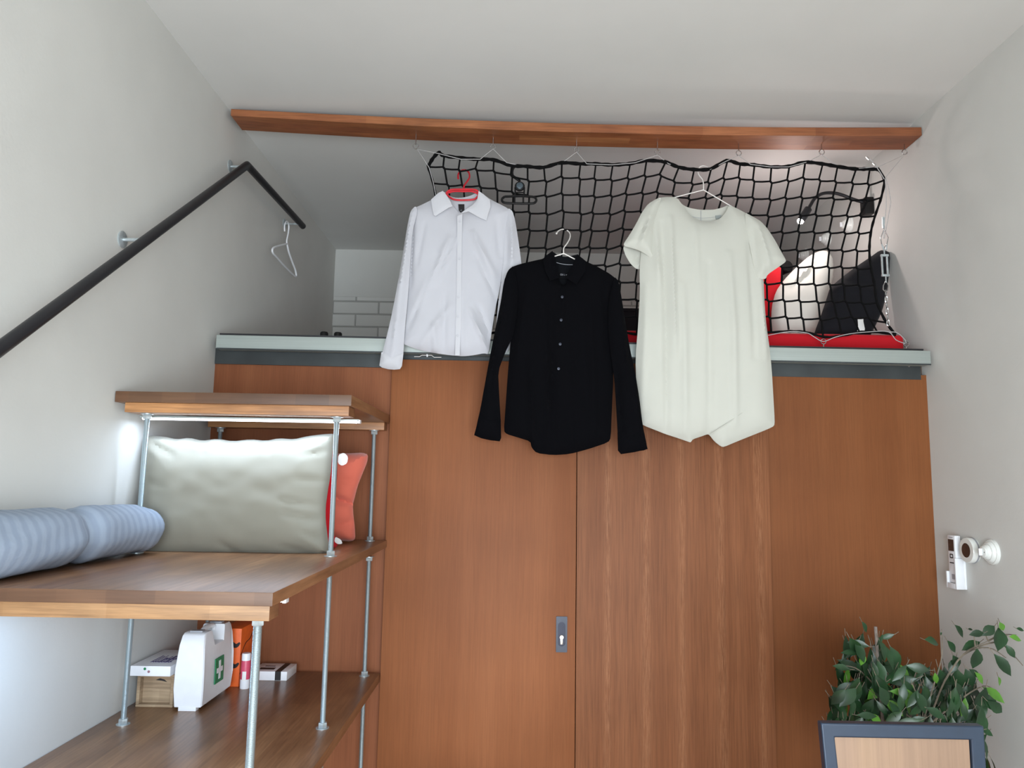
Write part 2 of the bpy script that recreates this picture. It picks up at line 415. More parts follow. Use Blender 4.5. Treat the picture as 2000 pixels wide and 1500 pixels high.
p = thing('wooden_partition', 'reddish wooden wall panel between left wall and sliding door, behind the shelves', 'panel', (-.9, PF, 0))
MB().box((XL, PF, 0), (-.50, PF+.02, 2.1)).build('board', 'lpanel', p)
p = thing('wooden_partition', 'plain amber wooden wall panel at the right, behind the potted plant', 'panel', (1.4, PF, 0))
MB().box((1.07, PF-.008, 0), (XR, PF+.02, 2.092)).build('board', 'panel', p)
d1 = props(MB().box((-.535, 3.245, .01), (.2665, 3.272, 2.118), .002).build('door_1', 'door_a'), kind='structure')
d2 = props(MB().box((.2695, 3.249, .01), (1.086, 3.274, 2.118), .002).build('door_2', 'door_b'), kind='structure')
# recessed pull with lock cylinder
hx0, hx1, hz0, hz1 = .186, .232, .907, 1.05
def rr(x0, x1, z0, z1, y, r, n=6):
    out = []
    for cx, cz, a0 in ((x1-r, z1-r, 0), (x0+r, z1-r, 90), (x0+r, z0+r, 180), (x1-r, z0+r, 270)):
        for k in range(n+1): a = R_(a0+90*k/n); out.append((cx+r*math.cos(a), y, cz+r*math.sin(a)))
    return out
def ring_plate(mb, out, inn, y0, y1):
    n = len(out); vs = []
    for y in (y0, y1):
        vs += [(p[0], y, p[2]) for p in out]+[(p[0], y, p[2]) for p in inn]
    fs = []
    for i in range(n):
        j = (i+1) % n
        fs += [(i, j, n+j, n+i), (2*n+i, 3*n+i, 3*n+j, 2*n+j), (i, 2*n+i, 2*n+j, j), (n+i, n+j, 3*n+j, 3*n+i)]
    mb.add(vs, fs)
hb = MB(); ring_plate(hb, rr(hx0, hx1, hz0, hz1, 0, .003), rr(hx0+.008, hx1-.008, hz0+.024, hz1-.022, 0, .0149), 3.240, 3.2449)
hd = hb.build('door_handle', 'handle', d1)
MB().prism(rr(hx0+.008, hx1-.008, hz0+.024, hz1-.022, 3.2445, .0149), (0, -.001, 0)).build('recess', 'handle_in', hd)
lk = MB().lathe([(.009, 0), (.009, .006), (.0075, .0075)], ((hx0+hx1)/2, 3.2435, .967), (0, -1, 0), 20)
lk.box(((hx0+hx1)/2-.0055, 3.2435, .938), ((hx0+hx1)/2+.0055, 3.2365, .965), .002)
lko = lk.build('lock_cylinder', 'brass', hd)
# steel beam + aluminium rail
sb = thing('steel_beam', 'dark grey steel beam across the top of the wooden panels', 'beam', (0, 3.29, 2.15))
def bar(x0, x1, y0, y1, z0, z1, bev=0):
    mb = MB().box((x0, y0, z0), (x1, y1, z1), bev)
    mb.v = [(x, y, z-.006*(x+1.3)) for x, y, z in mb.v]; return mb
bar(XL+.002, 1.766, 3.2745, 3.2835, 2.090, 2.16).build('web', 'steelbar', sb)
for u, v in ((456, 681), (611, 684), (820, 691), (1624, 708), (1775, 713)):
    q = atY(u, v, 3.272)
    MB().lathe([(.0085, 0), (.0085, .0025), (.0055, .0055), (.002, .0058)], (q.x, 3.2745, q.z), (0, -1, 0), 16).build('bolt', 'chrome', sb)
al = thing('edge_rail', 'pale aluminium rail along the front edge of the loft', 'rail', (0, 3.19, 2.2))
bar(-1.287, 1.772, 3.20, 3.262, 2.146, 2.205, .003).build('rail_profile', 'alu', al)
bar(-1.282, 1.770, 3.197, 3.2, 2.142, 2.148).build('lower_lip', 'steelbar', al)
bar(-1.275, 1.745, 3.205, 3.33, 2.206, 2.213).build('top_strip', 'blackmetal', al)

# ceiling plank, bowed a little
bt = []
def bz(x):   # height of its top edge
    xs = [-1.293, -.6, .194, .95, 1.79]; zs = [3.232, 3.206, 3.189, 3.184, 3.196]
    return float(np.interp(x, xs, zs)) if False else float(np.polyval(np.polyfit(xs, zs, 3), x))
def bth(x): return .031+.009*min(1, max(0, (x+1.2)/1.2))
bm_ = MB(); xs = np.linspace(-1.29, 1.785, 40); vs = []; fs = []
for x in xs:
    zt = bz(x); zb = zt-bth(x)
    vs += [(x, 3.203, zb), (x, 3.2, zb+.003), (x, 3.2, zt-.003), (x, 3.203, zt), (x, 3.345, zt), (x, 3.345, zb)]
for i in range(39):
    for k in range(6): fs.append((i*6+k, i*6+(k+1) % 6, i*6+6+(k+1) % 6, i*6+6+k))
fs += [tuple(range(6)), tuple(39*6+k for k in range(6))[::-1]]
bm_.add(vs, fs)
props(bm_.build('wood_plank', 'beam'), 'long reddish brown wooden plank fixed just under the ceiling', 'plank')

# ================================================================ STAIR SHELVES
st = thing('shelf_unit', 'three tier stepped wooden shelf unit on threaded steel rods at left wall', 'shelf', (-.9, 2.5, 0))
BX = -.537
M['board_end'] = staves('acacia_end_grain', [(96, 67, 47), (112, 80, 56), (102, 72, 50), (108, 75, 52)], (R_(90), 0, 0), bw=.11, rh=.2, rough=.5, grain=.3)
def board(name, mb, mat):
    o = mb.build(name, [mat, 'board_end'] if name == 'board' else [mat, 'board'], st)
    if name == 'board':
        for f in o.data.polygons:
            if f.normal.y < -.6: f.material_index = 1
    else:
        for f in o.data.polygons:
            if f.normal.x > .6: f.material_index = 1
    return o
board('board', MB().box((XL+.003, 2.475, 1.838), (BX, 3.243, 1.874), .002), 'board')
board('board', MB().box((XL+.003, 1.725, 1.317), (BX+.008, 3.243, 1.347), .002), 'board')
board('board', MB().box((XL+.003, 1.0, .775), (BX, 3.243, .81), .002), 'board')
board('under_rail', MB().box((-1.285, 2.485, 1.806), (-.546, 2.575, 1.8375), .001), 'edge_top')
board('under_rail', MB().box((-1.285, 3.17, 1.806), (-.546, 3.235, 1.8375), .001), 'edge_top')
board('under_rail', MB().box((XL+.003, 1.733, 1.284), (-.537, 1.80, 1.3165), .001), 'edge')
board('under_rail', MB().box((-1.285, 3.17, 1.284), (-.64, 3.235, 1.3165), .001), 'board')
def nut(mb, x, y, z0, z1, r=.0145):
    mb.lathe([(r*.93, 0), (r, .0015), (r, z1-z0-.0015), (r*.93, z1-z0)], (x, y, z0), (0, 0, 1), 6, smooth=False)
def wash(mb, x, y, z): mb.lathe([(.021, 0), (.021, .002)], (x, y, z), (0, 0, 1), 20, smooth=False)
def rod(x, y, segs, nuts, r=.0085):
    mb = MB()
    for a, b in segs: mb.tube([(x, y, a), (x, y, (a+b)/2), (x, y, b)], r, 14)
    o = mb.build('rod', 'rod', st)
    for z, dn in nuts:
        nb = MB()
        if dn: wash(nb, x, y, z); nut(nb, x, y, z+.002, z+.018)
        else: wash(nb, x, y, z-.002); nut(nb, x, y, z-.018, z-.002)
        nb.build('nut', 'zinc', o)
ZT, ZM1, ZM0, ZB1, ZB0 = 1.806, 1.347, 1.284, .81, .775
for x, y, top in ((-1.235, 2.54, 1), (-.597, 2.54, 1), (-1.244, 3.205, 1), (-.592, 3.2, 1)):
    segs = [(0, .775), (.81, 1.317 if y < 3 else ZM0), (1.347, ZT)]
    rod(x, y, segs, [(ZB1, 1), (1.317 if y < 3 else ZM0, 0), (ZM1, 1), (ZT, 0)] if y < 3 else [(ZB1, 1), (ZM0, 0), (ZM1, 1), (ZT, 0)])
for x in (-1.235, -.577):
    rod(x, 1.782, [(0, .775), (.81, ZM0)], [(ZB1, 1), (ZM0, 0)], .0098)
for x in (-1.235, -.59):
    rod(x, 1.1, [(0, .775)], [(.775, 0)])

def led(name, label, x0, x1, y, z, power, col=(.66, .80, 1)):
    t = thing(name, label, 'light', ((x0+x1)/2, y, z))
    MB().box((x0, y-.013, z), (x1, y+.013, z+.006), .001).build('housing', 'alu', t)
    d = MB(); d.tube([(x0+.006, y, z-.001), ((x0+x1)/2, y, z-.001), (x1-.006, y, z-.001)], .006, 10); d.build('diffuser', 'led', t)
    MB().box((x1-.006, y-.013, z-.008), (x1+.004, y+.013, z+.005), .002).build('end_cap', 'whiteplastic', t)
    l = area(name+'_glow', (0, 0, -.009), (0, 0, 0), x1-x0-.03, .02, power, col); l.parent = t
    return t
led('strip_light', 'glowing white LED strip under the top shelf above the grey beige pillow', -1.285, -.533, 2.60, 1.797, 2.6)
led('strip_light', 'LED strip tucked under the middle shelf, its white end showing at the right', -1.19, -.556, 1.92, 1.303, 4.4, (.42, .66, 1))

# ---------------------------------------------------------------- things on the middle shelf
t = thing('bolster', 'blue grey striped bolster pillow lying along the left wall on the bench', 'pillow', (-1.22, 1.9, 1.347))
mb = MB(); axis = []; rad = []
for i in range(49):
    y = 1.35+i*(2.575-1.35)/48; e = min(1, (2.575-y)/.07); e = math.sqrt(max(0, 1-(1-max(0, e))**2))
    d = abs(y-2.115); pin = .020*math.exp(-(d/.03)**2)
    r = (.080-.008*max(0, (y-2.2)/.4)-pin)*max(.08, e)
    axis.append((XL+.094+.012*max(0, y-2.1), y, 1.348+.084-(.006 if y > 2.45 else 0))); rad.append(r)
vs = []; seg = 28
for i, (c, r) in enumerate(zip(axis, rad)):
    for k in range(seg):
        a = 2*math.pi*k/seg; rr_ = r*(1+.09*noise.noise(Vector((c[1]*7, math.cos(a)*2, math.sin(a)*2)))+.012*math.sin(c[1]*95+a*2)*(1 if c[1] > 2 else .4))
        z = c[2]+rr_*math.sin(a); z = max(z, 1.3485+.0006*abs(math.cos(a)))
        x = c[0]+rr_*1.04*math.cos(a); x = max(x, XL+.004)
        vs.append((x, c[1], z))
fs = [(i*seg+k, i*seg+(k+1) % seg, (i+1)*seg+(k+1) % seg, (i+1)*seg+k) for i in range(48) for k in range(seg)]
fs += [tuple(range(seg))[::-1], tuple(48*seg+k for k in range(seg))]
mb.add(vs, fs, 0, True); mb.build('cushion', 'bolster', t)

props(puff('pillow', 'beige', None, [(285, 853), (300, 851), (322, 853), (345, 858), (370, 855), (395, 861), (425, 857), (455, 862), (490, 858), (520, 861), (545, 856), (575, 858), (600, 852), (632, 848), (652, 847), (655, 853), (650, 872), (648, 900), (646, 925), (640, 960), (636, 990), (636, 1015), (640, 1050), (644, 1078), (640, 1082), (600, 1084), (520, 1085), (440, 1084), (380, 1085), (310, 1085), (270, 1084), (264, 1080), (268, 1050), (274, 1010), (280, 960), (284, 910), (284, 885), (283, 862)],
     .075, Y=lambda x, z: 2.655+(z-1.35)*.10, h=.011, prof=.15, kind='cushion', smooth=1, wrinkle=.004, rnd=(15, 24, .3),
     folds=[(655, 1060, 590, 1035, .008, -.005), (650, 1020, 570, 1000, .007, -.006), (645, 990, 560, 975, .008, -.005), (648, 940, 590, 935, .006, -.004), (650, 880, 600, 890, .01, -.006),
            (290, 860, 350, 890, .012, -.010), (300, 852, 420, 880, .008, .005), (275, 1000, 330, 1010, .008, -.004), (300, 940, 340, 950, .006, -.003), (480, 1085, 440, 1060, .008, -.005), (620, 1085, 560, 1065, .006, -.005), (400, 860, 410, 885, .01, -.004), (540, 860, 535, 885, .01, -.004)]),
     'large grey beige pillow standing upright under the glowing strip', 'pillow')
rc = puff('cushion', 'red', None, [(610, 885), (640, 870), (655, 885), (660, 920), (655, 960), (648, 1000), (650, 1040), (661, 1060), (655, 1072), (610, 1072), (560, 1070), (560, 890)],
      .045, Y=lambda x, z: 2.84, h=.014, prof=.09, kind='cushion')
props(rc, 'red cushion squeezed between the beige pillow and the coral cushion', 'cushion')
cc = puff('cushion', 'coral', None, [(640, 885), (663, 886), (690, 885), (708, 884), (719, 888), (717, 903), (708, 925), (698, 950), (692, 975), (689, 985), (690, 1005), (693, 1030), (694, 1052), (688, 1057), (660, 1056), (620, 1056), (600, 1050), (600, 890)],
      .05, Y=lambda x, z: 3.07, h=.012, prof=.09, kind='cushion', wrinkle=.006, rnd=(16, 22, 3),
      folds=[(694, 985, 650, 970, .01, -.018), (694, 1020, 655, 1025, .008, -.010), (700, 945, 670, 935, .008, -.006), (716, 890, 690, 905, .01, .006)])
props(cc, 'coral velvet cushion standing on the bench behind the red cushion', 'cushion')
# two white tags
props(puff('label_tag', 'tagw', rc, [(661, 888), (672, 884), (680, 892), (678, 905), (668, 910), (660, 905)], .002, Y=lambda x, z: 2.83, h=.02, prof=.01), )
props(puff('label_tag', 'tagw', rc, [(655, 1048), (666, 1054), (669, 1062), (660, 1063), (653, 1058)], .002, Y=lambda x, z: 2.83, h=.02, prof=.01), )

# ---------------------------------------------------------------- things on the bottom shelf
Z0 = .81
# wooden crate
t = thing('wooden_crate', 'small rough wooden crate lying open side forward at the left wall', 'crate', (-1.22, 2.73, Z0))
cx0, cx1, cy0, cy1, cz1 = -1.288, -1.160, 2.725, 2.93, Z0+.108
MB().box((cx0, cy0, Z0), (cx1, cy1, Z0+.009), .002).build('side_board', 'crate', t)
MB().box((cx0, cy0, cz1-.009), (cx1, cy1, cz1), .002).build('side_board', 'crate', t)
MB().box((cx0, cy0, Z0+.0092), (cx0+.011, cy1, cz1-.0092), .002).build('end_board', 'crate', t)
MB().box((cx1-.011, cy0, Z0+.0092), (cx1, cy1, cz1-.0092), .002).build('end_board', 'crate', t)
MB().box((cx0+.011, cy0+.025, Z0+.009), (cx1-.011, cy0+.033, cz1-.009)).build('base_board', 'crate', t)
MB().prism([(-1.235, cy0+.0248, Z0+.084), (-1.22, cy0+.0248, Z0+.09), (-1.205, cy0+.0248, Z0+.086), (-1.195, cy0+.0248, Z0+.078), (-1.213, cy0+.0248, Z0+.082)], (0, -.001, 0)).build('printed_mark', 'ink', t)
# flat white box on the crate
t = thing('cardboard_box', 'flat white box with purple print lying on top of the wooden crate', 'box', (-1.23, 2.72, cz1))
bx0, bx1, by0, by1, bz0, bz1 = -1.303, -1.165, 2.70, 2.95, cz1+.0005, cz1+.034
MB().box((bx0, by0, bz0), (bx1, by1, bz1), .0015).build('carton', 'whiteplastic', t)
MB().lathe([(.0045, 0), (.0045, .0005)], (-1.253, by0, bz0+.024), (0, -1, 0), 16).build('green_dot', 'green', t)
MB().lathe([(.0045, 0), (.0045, .0005)], (-1.239, by0, bz0+.015), (0, -1, 0), 16).build('mauve_dot', 'dotred', t)
pm = MB()
for k, (a, b, ww) in enumerate(((0, .10, .004), (.009, .09, .004), (.018, .10, .003), (.026, .07, .008), (.038, .09, .004), (.047, .1, .010), (.062, .08, .004))):
    pm.box((-1.262+a, 2.755, bz1), (-1.262+a+ww, 2.755+b, bz1+.0006))
pm.box((-1.262, 2.76, bz1), (-1.19, 2.768, bz1+.0007)).box((-1.235, 2.80, bz1), (-1.185, 2.812, bz1+.0007))
pm.build('purple_print', 'purple', t)
# first aid case
t = thing('first_aid_case', 'white plastic first aid case with a green cross on its side', 'case', (-1.1, 2.83, Z0))
fx0, fx1 = -1.146, -1.043
def casesec(y):   # barrel section at depth y -> (z top)
    return 0
ys = [2.69, 2.70, 2.715, 2.80, 2.835, 2.965, 3.0, 3.005]
body = []
Ztop = Z0+.252
outline = [(2.690, Z0+.012), (2.684, Z0+.07), (2.684, Z0+.14), (2.692, Z0+.215), (2.703, Ztop-.008), (2.715, Ztop), (2.765, Ztop), (2.782, Ztop-.052), (2.868, Ztop-.052), (2.885, Ztop), (2.935, Ztop), (2.947, Ztop-.008), (2.958, Z0+.215), (2.966, Z0+.14), (2.966, Z0+.07), (2.960, Z0+.012)]
mid = (fx0+fx1)/2
def layer(x, ins):
    cy, cz = 2.825, Z0+.13
    return [(x, cy+(y-cy)*(1-ins), max(cz+(z-cz)*(1-ins*.9), Z0+.012)) for y, z in outline]
mb = MB()
lays = []
def wx(z): return 1-.26*max(0, (z-Z0-.10)/.16)**1.6-.10*max(0, (Z0+.06-z)/.06)
for sx, ins in ((-1, .035), (-.93, .0), (0, 0), (.93, 0), (1, .035)):
    L = layer(0, ins); lays.append([(mid+sx*(fx1-fx0)/2*wx(z), y, z) for _, y, z in L])
n = len(outline); vs = sum(lays, []); fs = []
for i in range(4):
    for k in range(n): fs.append((i*n+k, i*n+(k+1) % n, (i+1)*n+(k+1) % n, (i+1)*n+k))
mb.add(vs, fs, 0, False)
bm = bmesh.new()
vv = [bm.verts.new(p) for p in vs]
for f in fs: bm.faces.new([vv[i] for i in f])
for base in (0, 4*n):
    bm.faces.new([vv[base+k] for k in range(n)])
bmesh.ops.triangulate(bm, faces=[f for f in bm.faces if len(f.verts) > 4])
bmesh.ops.recalc_face_normals(bm, faces=bm.faces)
MB().bm(bm).build('shell', 'whiteplastic', t)
MB().box((mid-.03, 2.688, Z0), (mid+.03, 2.715, Z0+.0125), .001).build('foot', 'whiteplastic', t)
MB().box((mid-.03, 2.93, Z0), (mid+.03, 2.955, Z0+.0125), .001).build('foot', 'whiteplastic', t)
hz = MB(); hz.tube(spline([(mid, 2.772, Ztop-.02), (mid, 2.780, Ztop-.004), (mid, 2.825, Ztop+.001), (mid, 2.872, Ztop-.004), (mid, 2.878, Ztop-.02)], 4), .009, 10); hz.build('handle', 'whiteplastic', t)
for y in (2.735, 2.91):
    MB().box((mid-.022, y-.014, Ztop-.002), (mid+.022, y+.014, Ztop+.006), .003).build('clip', 'greyplastic', t)
gx = fx1+.0006
def gxz(z): return mid+(fx1-fx0)/2*wx(z)+.0008
def decal(name, mat, y0, y1, z0, z1, off, par):
    mb = MB(); vs = []; K = 8
    for i in range(K+1):
        z = z0+(z1-z0)*i/K; x = gxz(z)+off; vs += [(x, y0, z), (x, y1, z), (x-.003, y1, z), (x-.003, y0, z)]
    fs = [(i*4+k, i*4+(k+1) % 4, i*4+4+(k+1) % 4, i*4+4+k) for i in range(K) for k in range(4)]+[(0, 1, 2, 3), tuple(K*4+k for k in (3, 2, 1, 0))]
    mb.add(vs, fs); return mb
gp = decal('x', 'green', 2.787, 2.865, Z0+.062, Z0+.148, 0, t).build('green_panel', 'green', t)
wc = decal('x', 'w', 2.799, 2.853, Z0+.0965, Z0+.1135, .0007, t); c2 = decal('x', 'w', 2.8175, 2.8345, Z0+.074, Z0+.137, .0007, t)
wc.add(c2.v, c2.f); wc.build('white_cross', 'whiteplastic', gp)
# orange carton
t = thing('cardboard_box', 'orange carton with black swirls standing behind the first aid case', 'box', (-1.0, 3.1, Z0))
ox0, ox1, oy0, oy1, oz1 = -1.11, -1.032, 3.00, 3.17, Z0+.214
MB().box((ox0, oy0, Z0), (ox1, oy1, oz1), .0015).build('carton', 'orange', t)
sw = MB()
for z, h_ in ((Z0+.15, .035), (Z0+.075, .03)):
    pts = spline([(ox1+.0012, oy0+.005, z-h_), (ox1+.0012, oy0+.05, z), (ox1+.0012, oy0+.10, z+.01), (ox1+.0012, oy0+.135, z+h_*.9), (ox1+.0012, oy0+.165, z+.008)], 5)
    sw.tube(pts, [.004+.007*math.sin(math.pi*i/(len(pts)-1)) for i in range(len(pts))], 8, flat=.12)
    pts = spline([(ox1-.08, oy0-.001, z-.01), (ox1-.05, oy0-.001, z+.014), (ox1-.02, oy0-.001, z), (ox1-.004, oy0-.001, z+.012)], 5)
    sw.tube(pts, [.003+.006*math.sin(math.pi*i/(len(pts)-1)) for i in range(len(pts))], 8)
sw.v = [(min(x, ox1+.0018), max(y, oy0-.0018), zz) for x, y, zz in sw.v]
sw.build('swirl_print', 'ink', t)
# pink tube
q = atZ(483, 1339, Z0); q.y = 2.985; q.x = -1.003
t = thing('plastic_bottle', 'pink and white plastic bottle standing beside the orange carton', 'bottle', (q.x, q.y, Z0))
MB().lathe([(.017, 0), (.0178, .003), (.0178, .034)], (q.x, q.y, Z0), seg=28).build('base', 'whiteplastic', t)
MB().lathe([(.0175, .0342), (.0175, .098), (.0165, .102)], (q.x, q.y, Z0), seg=28).build('body', 'pink', t)
MB().lathe([(.0165, .102), (.0165, .124), (.015, .128)], (q.x, q.y, Z0), seg=28).build('cap', 'whiteplastic', t)
bl = MB(); K = 6; vs = []
for i in range(K+1):
    a = R_(-110+i*8); vs += [(q.x+.0181*math.cos(a), q.y+.0181*math.sin(a), Z0+.03), (q.x+.0181*math.cos(a), q.y+.0181*math.sin(a), Z0+.064)]
bl.add(vs, [(2*i, 2*i+2, 2*i+3, 2*i+1) for i in range(K)]); bl.build('barcode_label', 'tagw', t)
# black and white packet
t = thing('small_box', 'small flat white box with black end stripe at the back of the bottom shelf', 'box', (-.93, 3.15, Z0))
MB().box((-1.02, 3.10, Z0), (-.878, 3.235, Z0+.034), .0012).build('carton', 'whiteplastic', t)
MB().box((-.925, 3.0994, Z0+.001), (-.902, 3.2354, Z0+.0345)).build('black_band', 'ink', t)
MB().box((-1.0, 3.13, Z0+.0341), (-.94, 3.16, Z0+.0345)).box((-.99, 3.18, Z0+.0341), (-.95, 3.19, Z0+.0345)).build('printed_mark', 'ink', t)

# ================================================================ HANDRAIL
t = thing('handrail', 'black metal handrail climbing the left wall and bending level above the loft', 'handrail', (XL, 2.5, 2.4))
RX = -1.235
a0, a1, a2 = Vector((RX, .4, .868)), Vector((RX, 3.286, 3.006)), Vector((RX, 4.20, 3.035))
def rounded_bar(mb, A, B, s):
    mb.tube([A, (A+B)/2, B], s, 16)
pts = [a0, (a0+a1)/2, a1-(a1-a0).normalized()*.02, a1, a1+(a2-a1).normalized()*.02, (a1+a2)/2, a2]
MB().tube(pts, [.0175]*7, 16).build('bar', 'blackmetal', t)
for (u, v, rr0) in ((238, 468, .029), (449, 325, .029), (555, 437, .027)):
    c = atX(u, v, XL)
    # height of the bar at this depth
    zr = a0.z+(a1.z-a0.z)*(c.y-a0.y)/(a1.y-a0.y) if c.y < a1.y else a1.z+(a2.z-a1.z)*(c.y-a1.y)/(a2.y-a1.y)
    zz = min(c.z, zr)
    br = MB().lathe([(.006, 0), (.0065, abs(RX-XL)-.004)], (XL+.002, c.y, c.z), (1, 0, 0), 14)
    if zr-c.z > .012: br.tube([(RX, c.y, c.z-.004), (RX, c.y, zr)], .0065, 12)
    bo = br.build('bracket_pin', 'zinc', t)
    MB().lathe([(rr0*.97, 0), (rr0, .002), (rr0, .004), (rr0*.9, .006)], (XL, c.y, c.z), (1, 0, 0), 28).build('wall_disc', 'zinc', bo)

# hanger on the handrail pin
t = thing('clothes_hanger', 'white plastic hanger hung on the end of the black handrail', 'hanger', (-1.26, 3.95, 2.9))
HX = -1.262
def hp(u, v, X=HX): return atX(u, v, X)
MB().tube(spline([hp(556, 452), hp(556, 440), hp(560, 432), hp(564, 440), hp(563, 455), hp(560, 470), hp(561, 480)], 4), .004, 8).build('hook', 'whiteplastic', t)
MB().tube(spline([hp(561, 476), hp(545, 480), hp(533, 485), hp(533, 494), hp(540, 502), hp(555, 519), hp(570, 534), hp(578, 540), hp(577, 528), hp(571, 512), hp(564, 492), hp(561, 478)], 5), .0052, 8).build('arms', 'whiteplastic', t)

# ================================================================ NET
NY = 3.285
def net_nodes():
    top = [(857, 298), (866, 304), (897, 308), (932, 311), (963, 312), (998, 323), (1029, 325), (1061, 327), (1096, 318), (1132, 320), (1162, 320), (1195, 322), (1229, 320), (1261, 314), (1298, 316), (1324, 326), (1354, 331), (1387, 330), (1419, 314), (1444, 320), (1472, 322), (1505, 326), (1540, 325), (1571, 317), (1605, 320), (1634, 325), (1670, 330), (1697, 330), (1716, 331)]
    r1 = [(836, 326), (867, 328), (897, 333), (930, 331), (965, 335), (999, 343), (1032, 353), (1066, 354), (1098, 346), (1132, 349), (1162, 350), (1194, 352), (1227, 349), (1260, 344), (1290, 342), (1317, 355), (1352, 359), (1384, 357), (1414, 349), (1444, 348), (1472, 353), (1506, 356), (1539, 353), (1570, 348), (1601, 352), (1632, 355), (1665, 358), (1696, 360), (1727, 352)]
    r2 = [(846, 358), (875, 362), (904, 363), (938, 365), (970, 370), (1001, 376), (1032, 383), (1066, 383), (1098, 379), (1132, 382), (1161, 384), (1194, 383), (1223, 379), (1255, 378), (1284, 376), (1315, 382), (1346, 389), (1379, 387), (1409, 381), (1440, 384), (1471, 387), (1504, 390), (1535, 387), (1566, 386), (1597, 386), (1628, 388), (1661, 390), (1692, 391), (1721, 386)]
    rows = [top, r1, r2]
    tail = {28: [(1709, 422), (1701, 453), (1698, 489), (1701, 524), (1708, 556), (1713, 591), (1731, 630), (1749, 653)],
            27: [(1681, 422), (1677, 455), (1673, 489), (1674, 524), (1678, 558), (1684, 592), (1698, 622), (1715, 650)],
            26: [(1655, 422), (1650, 455), (1645, 490), (1644, 522), (1647, 556), (1652, 589), (1665, 620), (1680, 650)],
            25: [(1624, 421), (1621, 454), (1618, 487), (1618, 522), (1620, 555), (1627, 589), (1636, 621), (1645, 655)],
            24: [(1594, 420), (1590, 454), (1588, 488), (1588, 522), (1591, 556), (1597, 590), (1603, 624), (1609, 660)],
            23: [(1563, 420), (1560, 453), (1557, 489), (1558, 521), (1559, 554), (1562, 588), (1567, 622), (1573, 650)],
            22: [(1531, 421), (1528, 454), (1525, 488), (1526, 521), (1528, 554), (1531, 587), (1536, 620), (1542, 646)],
            21: [(1500, 422), (1497, 454), (1494, 487), (1495, 521), (1496, 554), (1500, 587), (1503, 620), (1508, 650)]}
    def lean(i):
        if i <= 4: return [7-i, 11-2*i, 12-2*i, 12-2*i, 10-2*i, 8-2*i, 6-i, 5]
        if i <= 9: return [2, 2, 0, -2, -3, -4, -5, -5]
        if i <= 13: return [-3, -6, -9, -12, -13, -12, -11, -10]
        return [-5, -9, -12, -14, -14, -13, -11, -9]
    for j in range(8):
        row = []
        for i in range(29):
            if i in tail: row.append(tail[i][j]); continue
            x, y = r2[i]; w_ = max(0, 1-(j+1)*.22)
            row.append((x+lean(i)[j], 385+(y-385)*w_+33.3*(j+1)+(1.5 if i % 2 else -1.5)))
        rows.append(row)
    return rows
rows = net_nodes()
def nyz(i, j): return NY+.008*math.sin(i*.7+j*.3)-.006*math.sin(j*1.1)
NW = [[atY(u, v, nyz(i, j)) for i, (u, v) in enumerate(r)] for j, r in enumerate(rows)]
t = thing('cargo_net', 'black rope safety net stretched between ceiling plank and loft edge', 'net', (.3, NY, 2.2))
mb = MB(); rs = .0043
for i in range(1, 28):
    for j in range(10):
        A, B = NW[j][i], NW[j+1][i]
        k = Vector((.0035, 0, -.0045))
        mb.tube([A+k, B-k], rs, 6)
for j in range(1, 10):
    for i in range(28):
        A, B = NW[j][i], NW[j][i+1]; k = Vector((.0035, 0, -.0045))
        A2 = A+(k if i else Vector()); B2 = B-(k if i < 27 else Vector())
        mb.tube([A2, (A2+B2)/2+Vector((0, 0, -.0015)), B2], rs, 6)
for j in range(1, 10):
    for i in range(1, 28):
        c = NW[j][i]; mb.tube([c-Vector((.006, 0, -.0075)), c, c+Vector((.006, 0, -.0075))], [.0042, .0056, .0042], 6)
mb.build('netting', 'rope', t)
def braid(pts, r, sub=5):
    P = spline(pts, sub); rr_ = [r*(1+.16*math.sin(i*1.9)) for i in range(len(P))]
    return P, rr_
bd = MB()
P, rr_ = braid([atY(836, 326, NY), atY(845, 310, NY)]+NW[0], .0080); bd.tube(P, rr_, 8)
P, rr_ = braid([NW[0][28]]+[NW[j][28] for j in range(1, 11)], .0055); bd.tube(P, rr_, 8)
P, rr_ = braid([NW[j][0] for j in range(1, 11)], .0058); bd.tube(P, rr_, 8)
P, rr_ = braid([Vector((p.x, NY, p.z+.003*math.sin(i*2.2))) for i, p in enumerate(NW[10])], .0056); bd.tube(P, rr_, 8)
bd.build('border_rope', 'rope', t)
# cable that laces the net to the screw eyes
EY = [(812, 286), (963, 286), (1126, 292), (1284, 298), (1443, 299), (1605, 297), (1767, 297)]
EB = [(1608, 667), (1770, 672)]
CY = NY-.009
cb = [(838, 327), (815, 292), (857, 300), (900, 311), (938, 311), (963, 291), (990, 318), (1030, 326), (1062, 327), (1098, 318), (1126, 297), (1146, 320), (1195, 322), (1240, 318), (1284, 303), (1306, 320), (1354, 332), (1387, 331), (1420, 314), (1443, 304), (1466, 321), (1505, 326), (1540, 326), (1578, 316), (1605, 302), (1632, 322), (1670, 330), (1717, 325), (1767, 302), (1730, 346), (1737, 372), (1740, 395), (1734, 430), (1727, 466)]
t = thing('steel_cable', 'thin steel cable with turnbuckle lacing the net to its screw eyes', 'cable', (1.7, CY, 2.6))
mb = MB(); mb.tube([atY(u, v, CY) for u, v in cb], .0018, 6)
mb.tube(spline([atY(u, v, CY) for u, v in ((1729, 350), (1731, 400), (1727, 440), (1725, 466))], 4), .0018, 6)
mb.tube([atY(u, v, CY) for u, v in ((838, 327), (846, 355), (852, 385), (857, 420))], .0016, 6)
mb.tube(spline([atY(u, v, CY) for u, v in ((1692, 306), (1706, 318), (1718, 335), (1727, 350))], 4), .0022, 6)
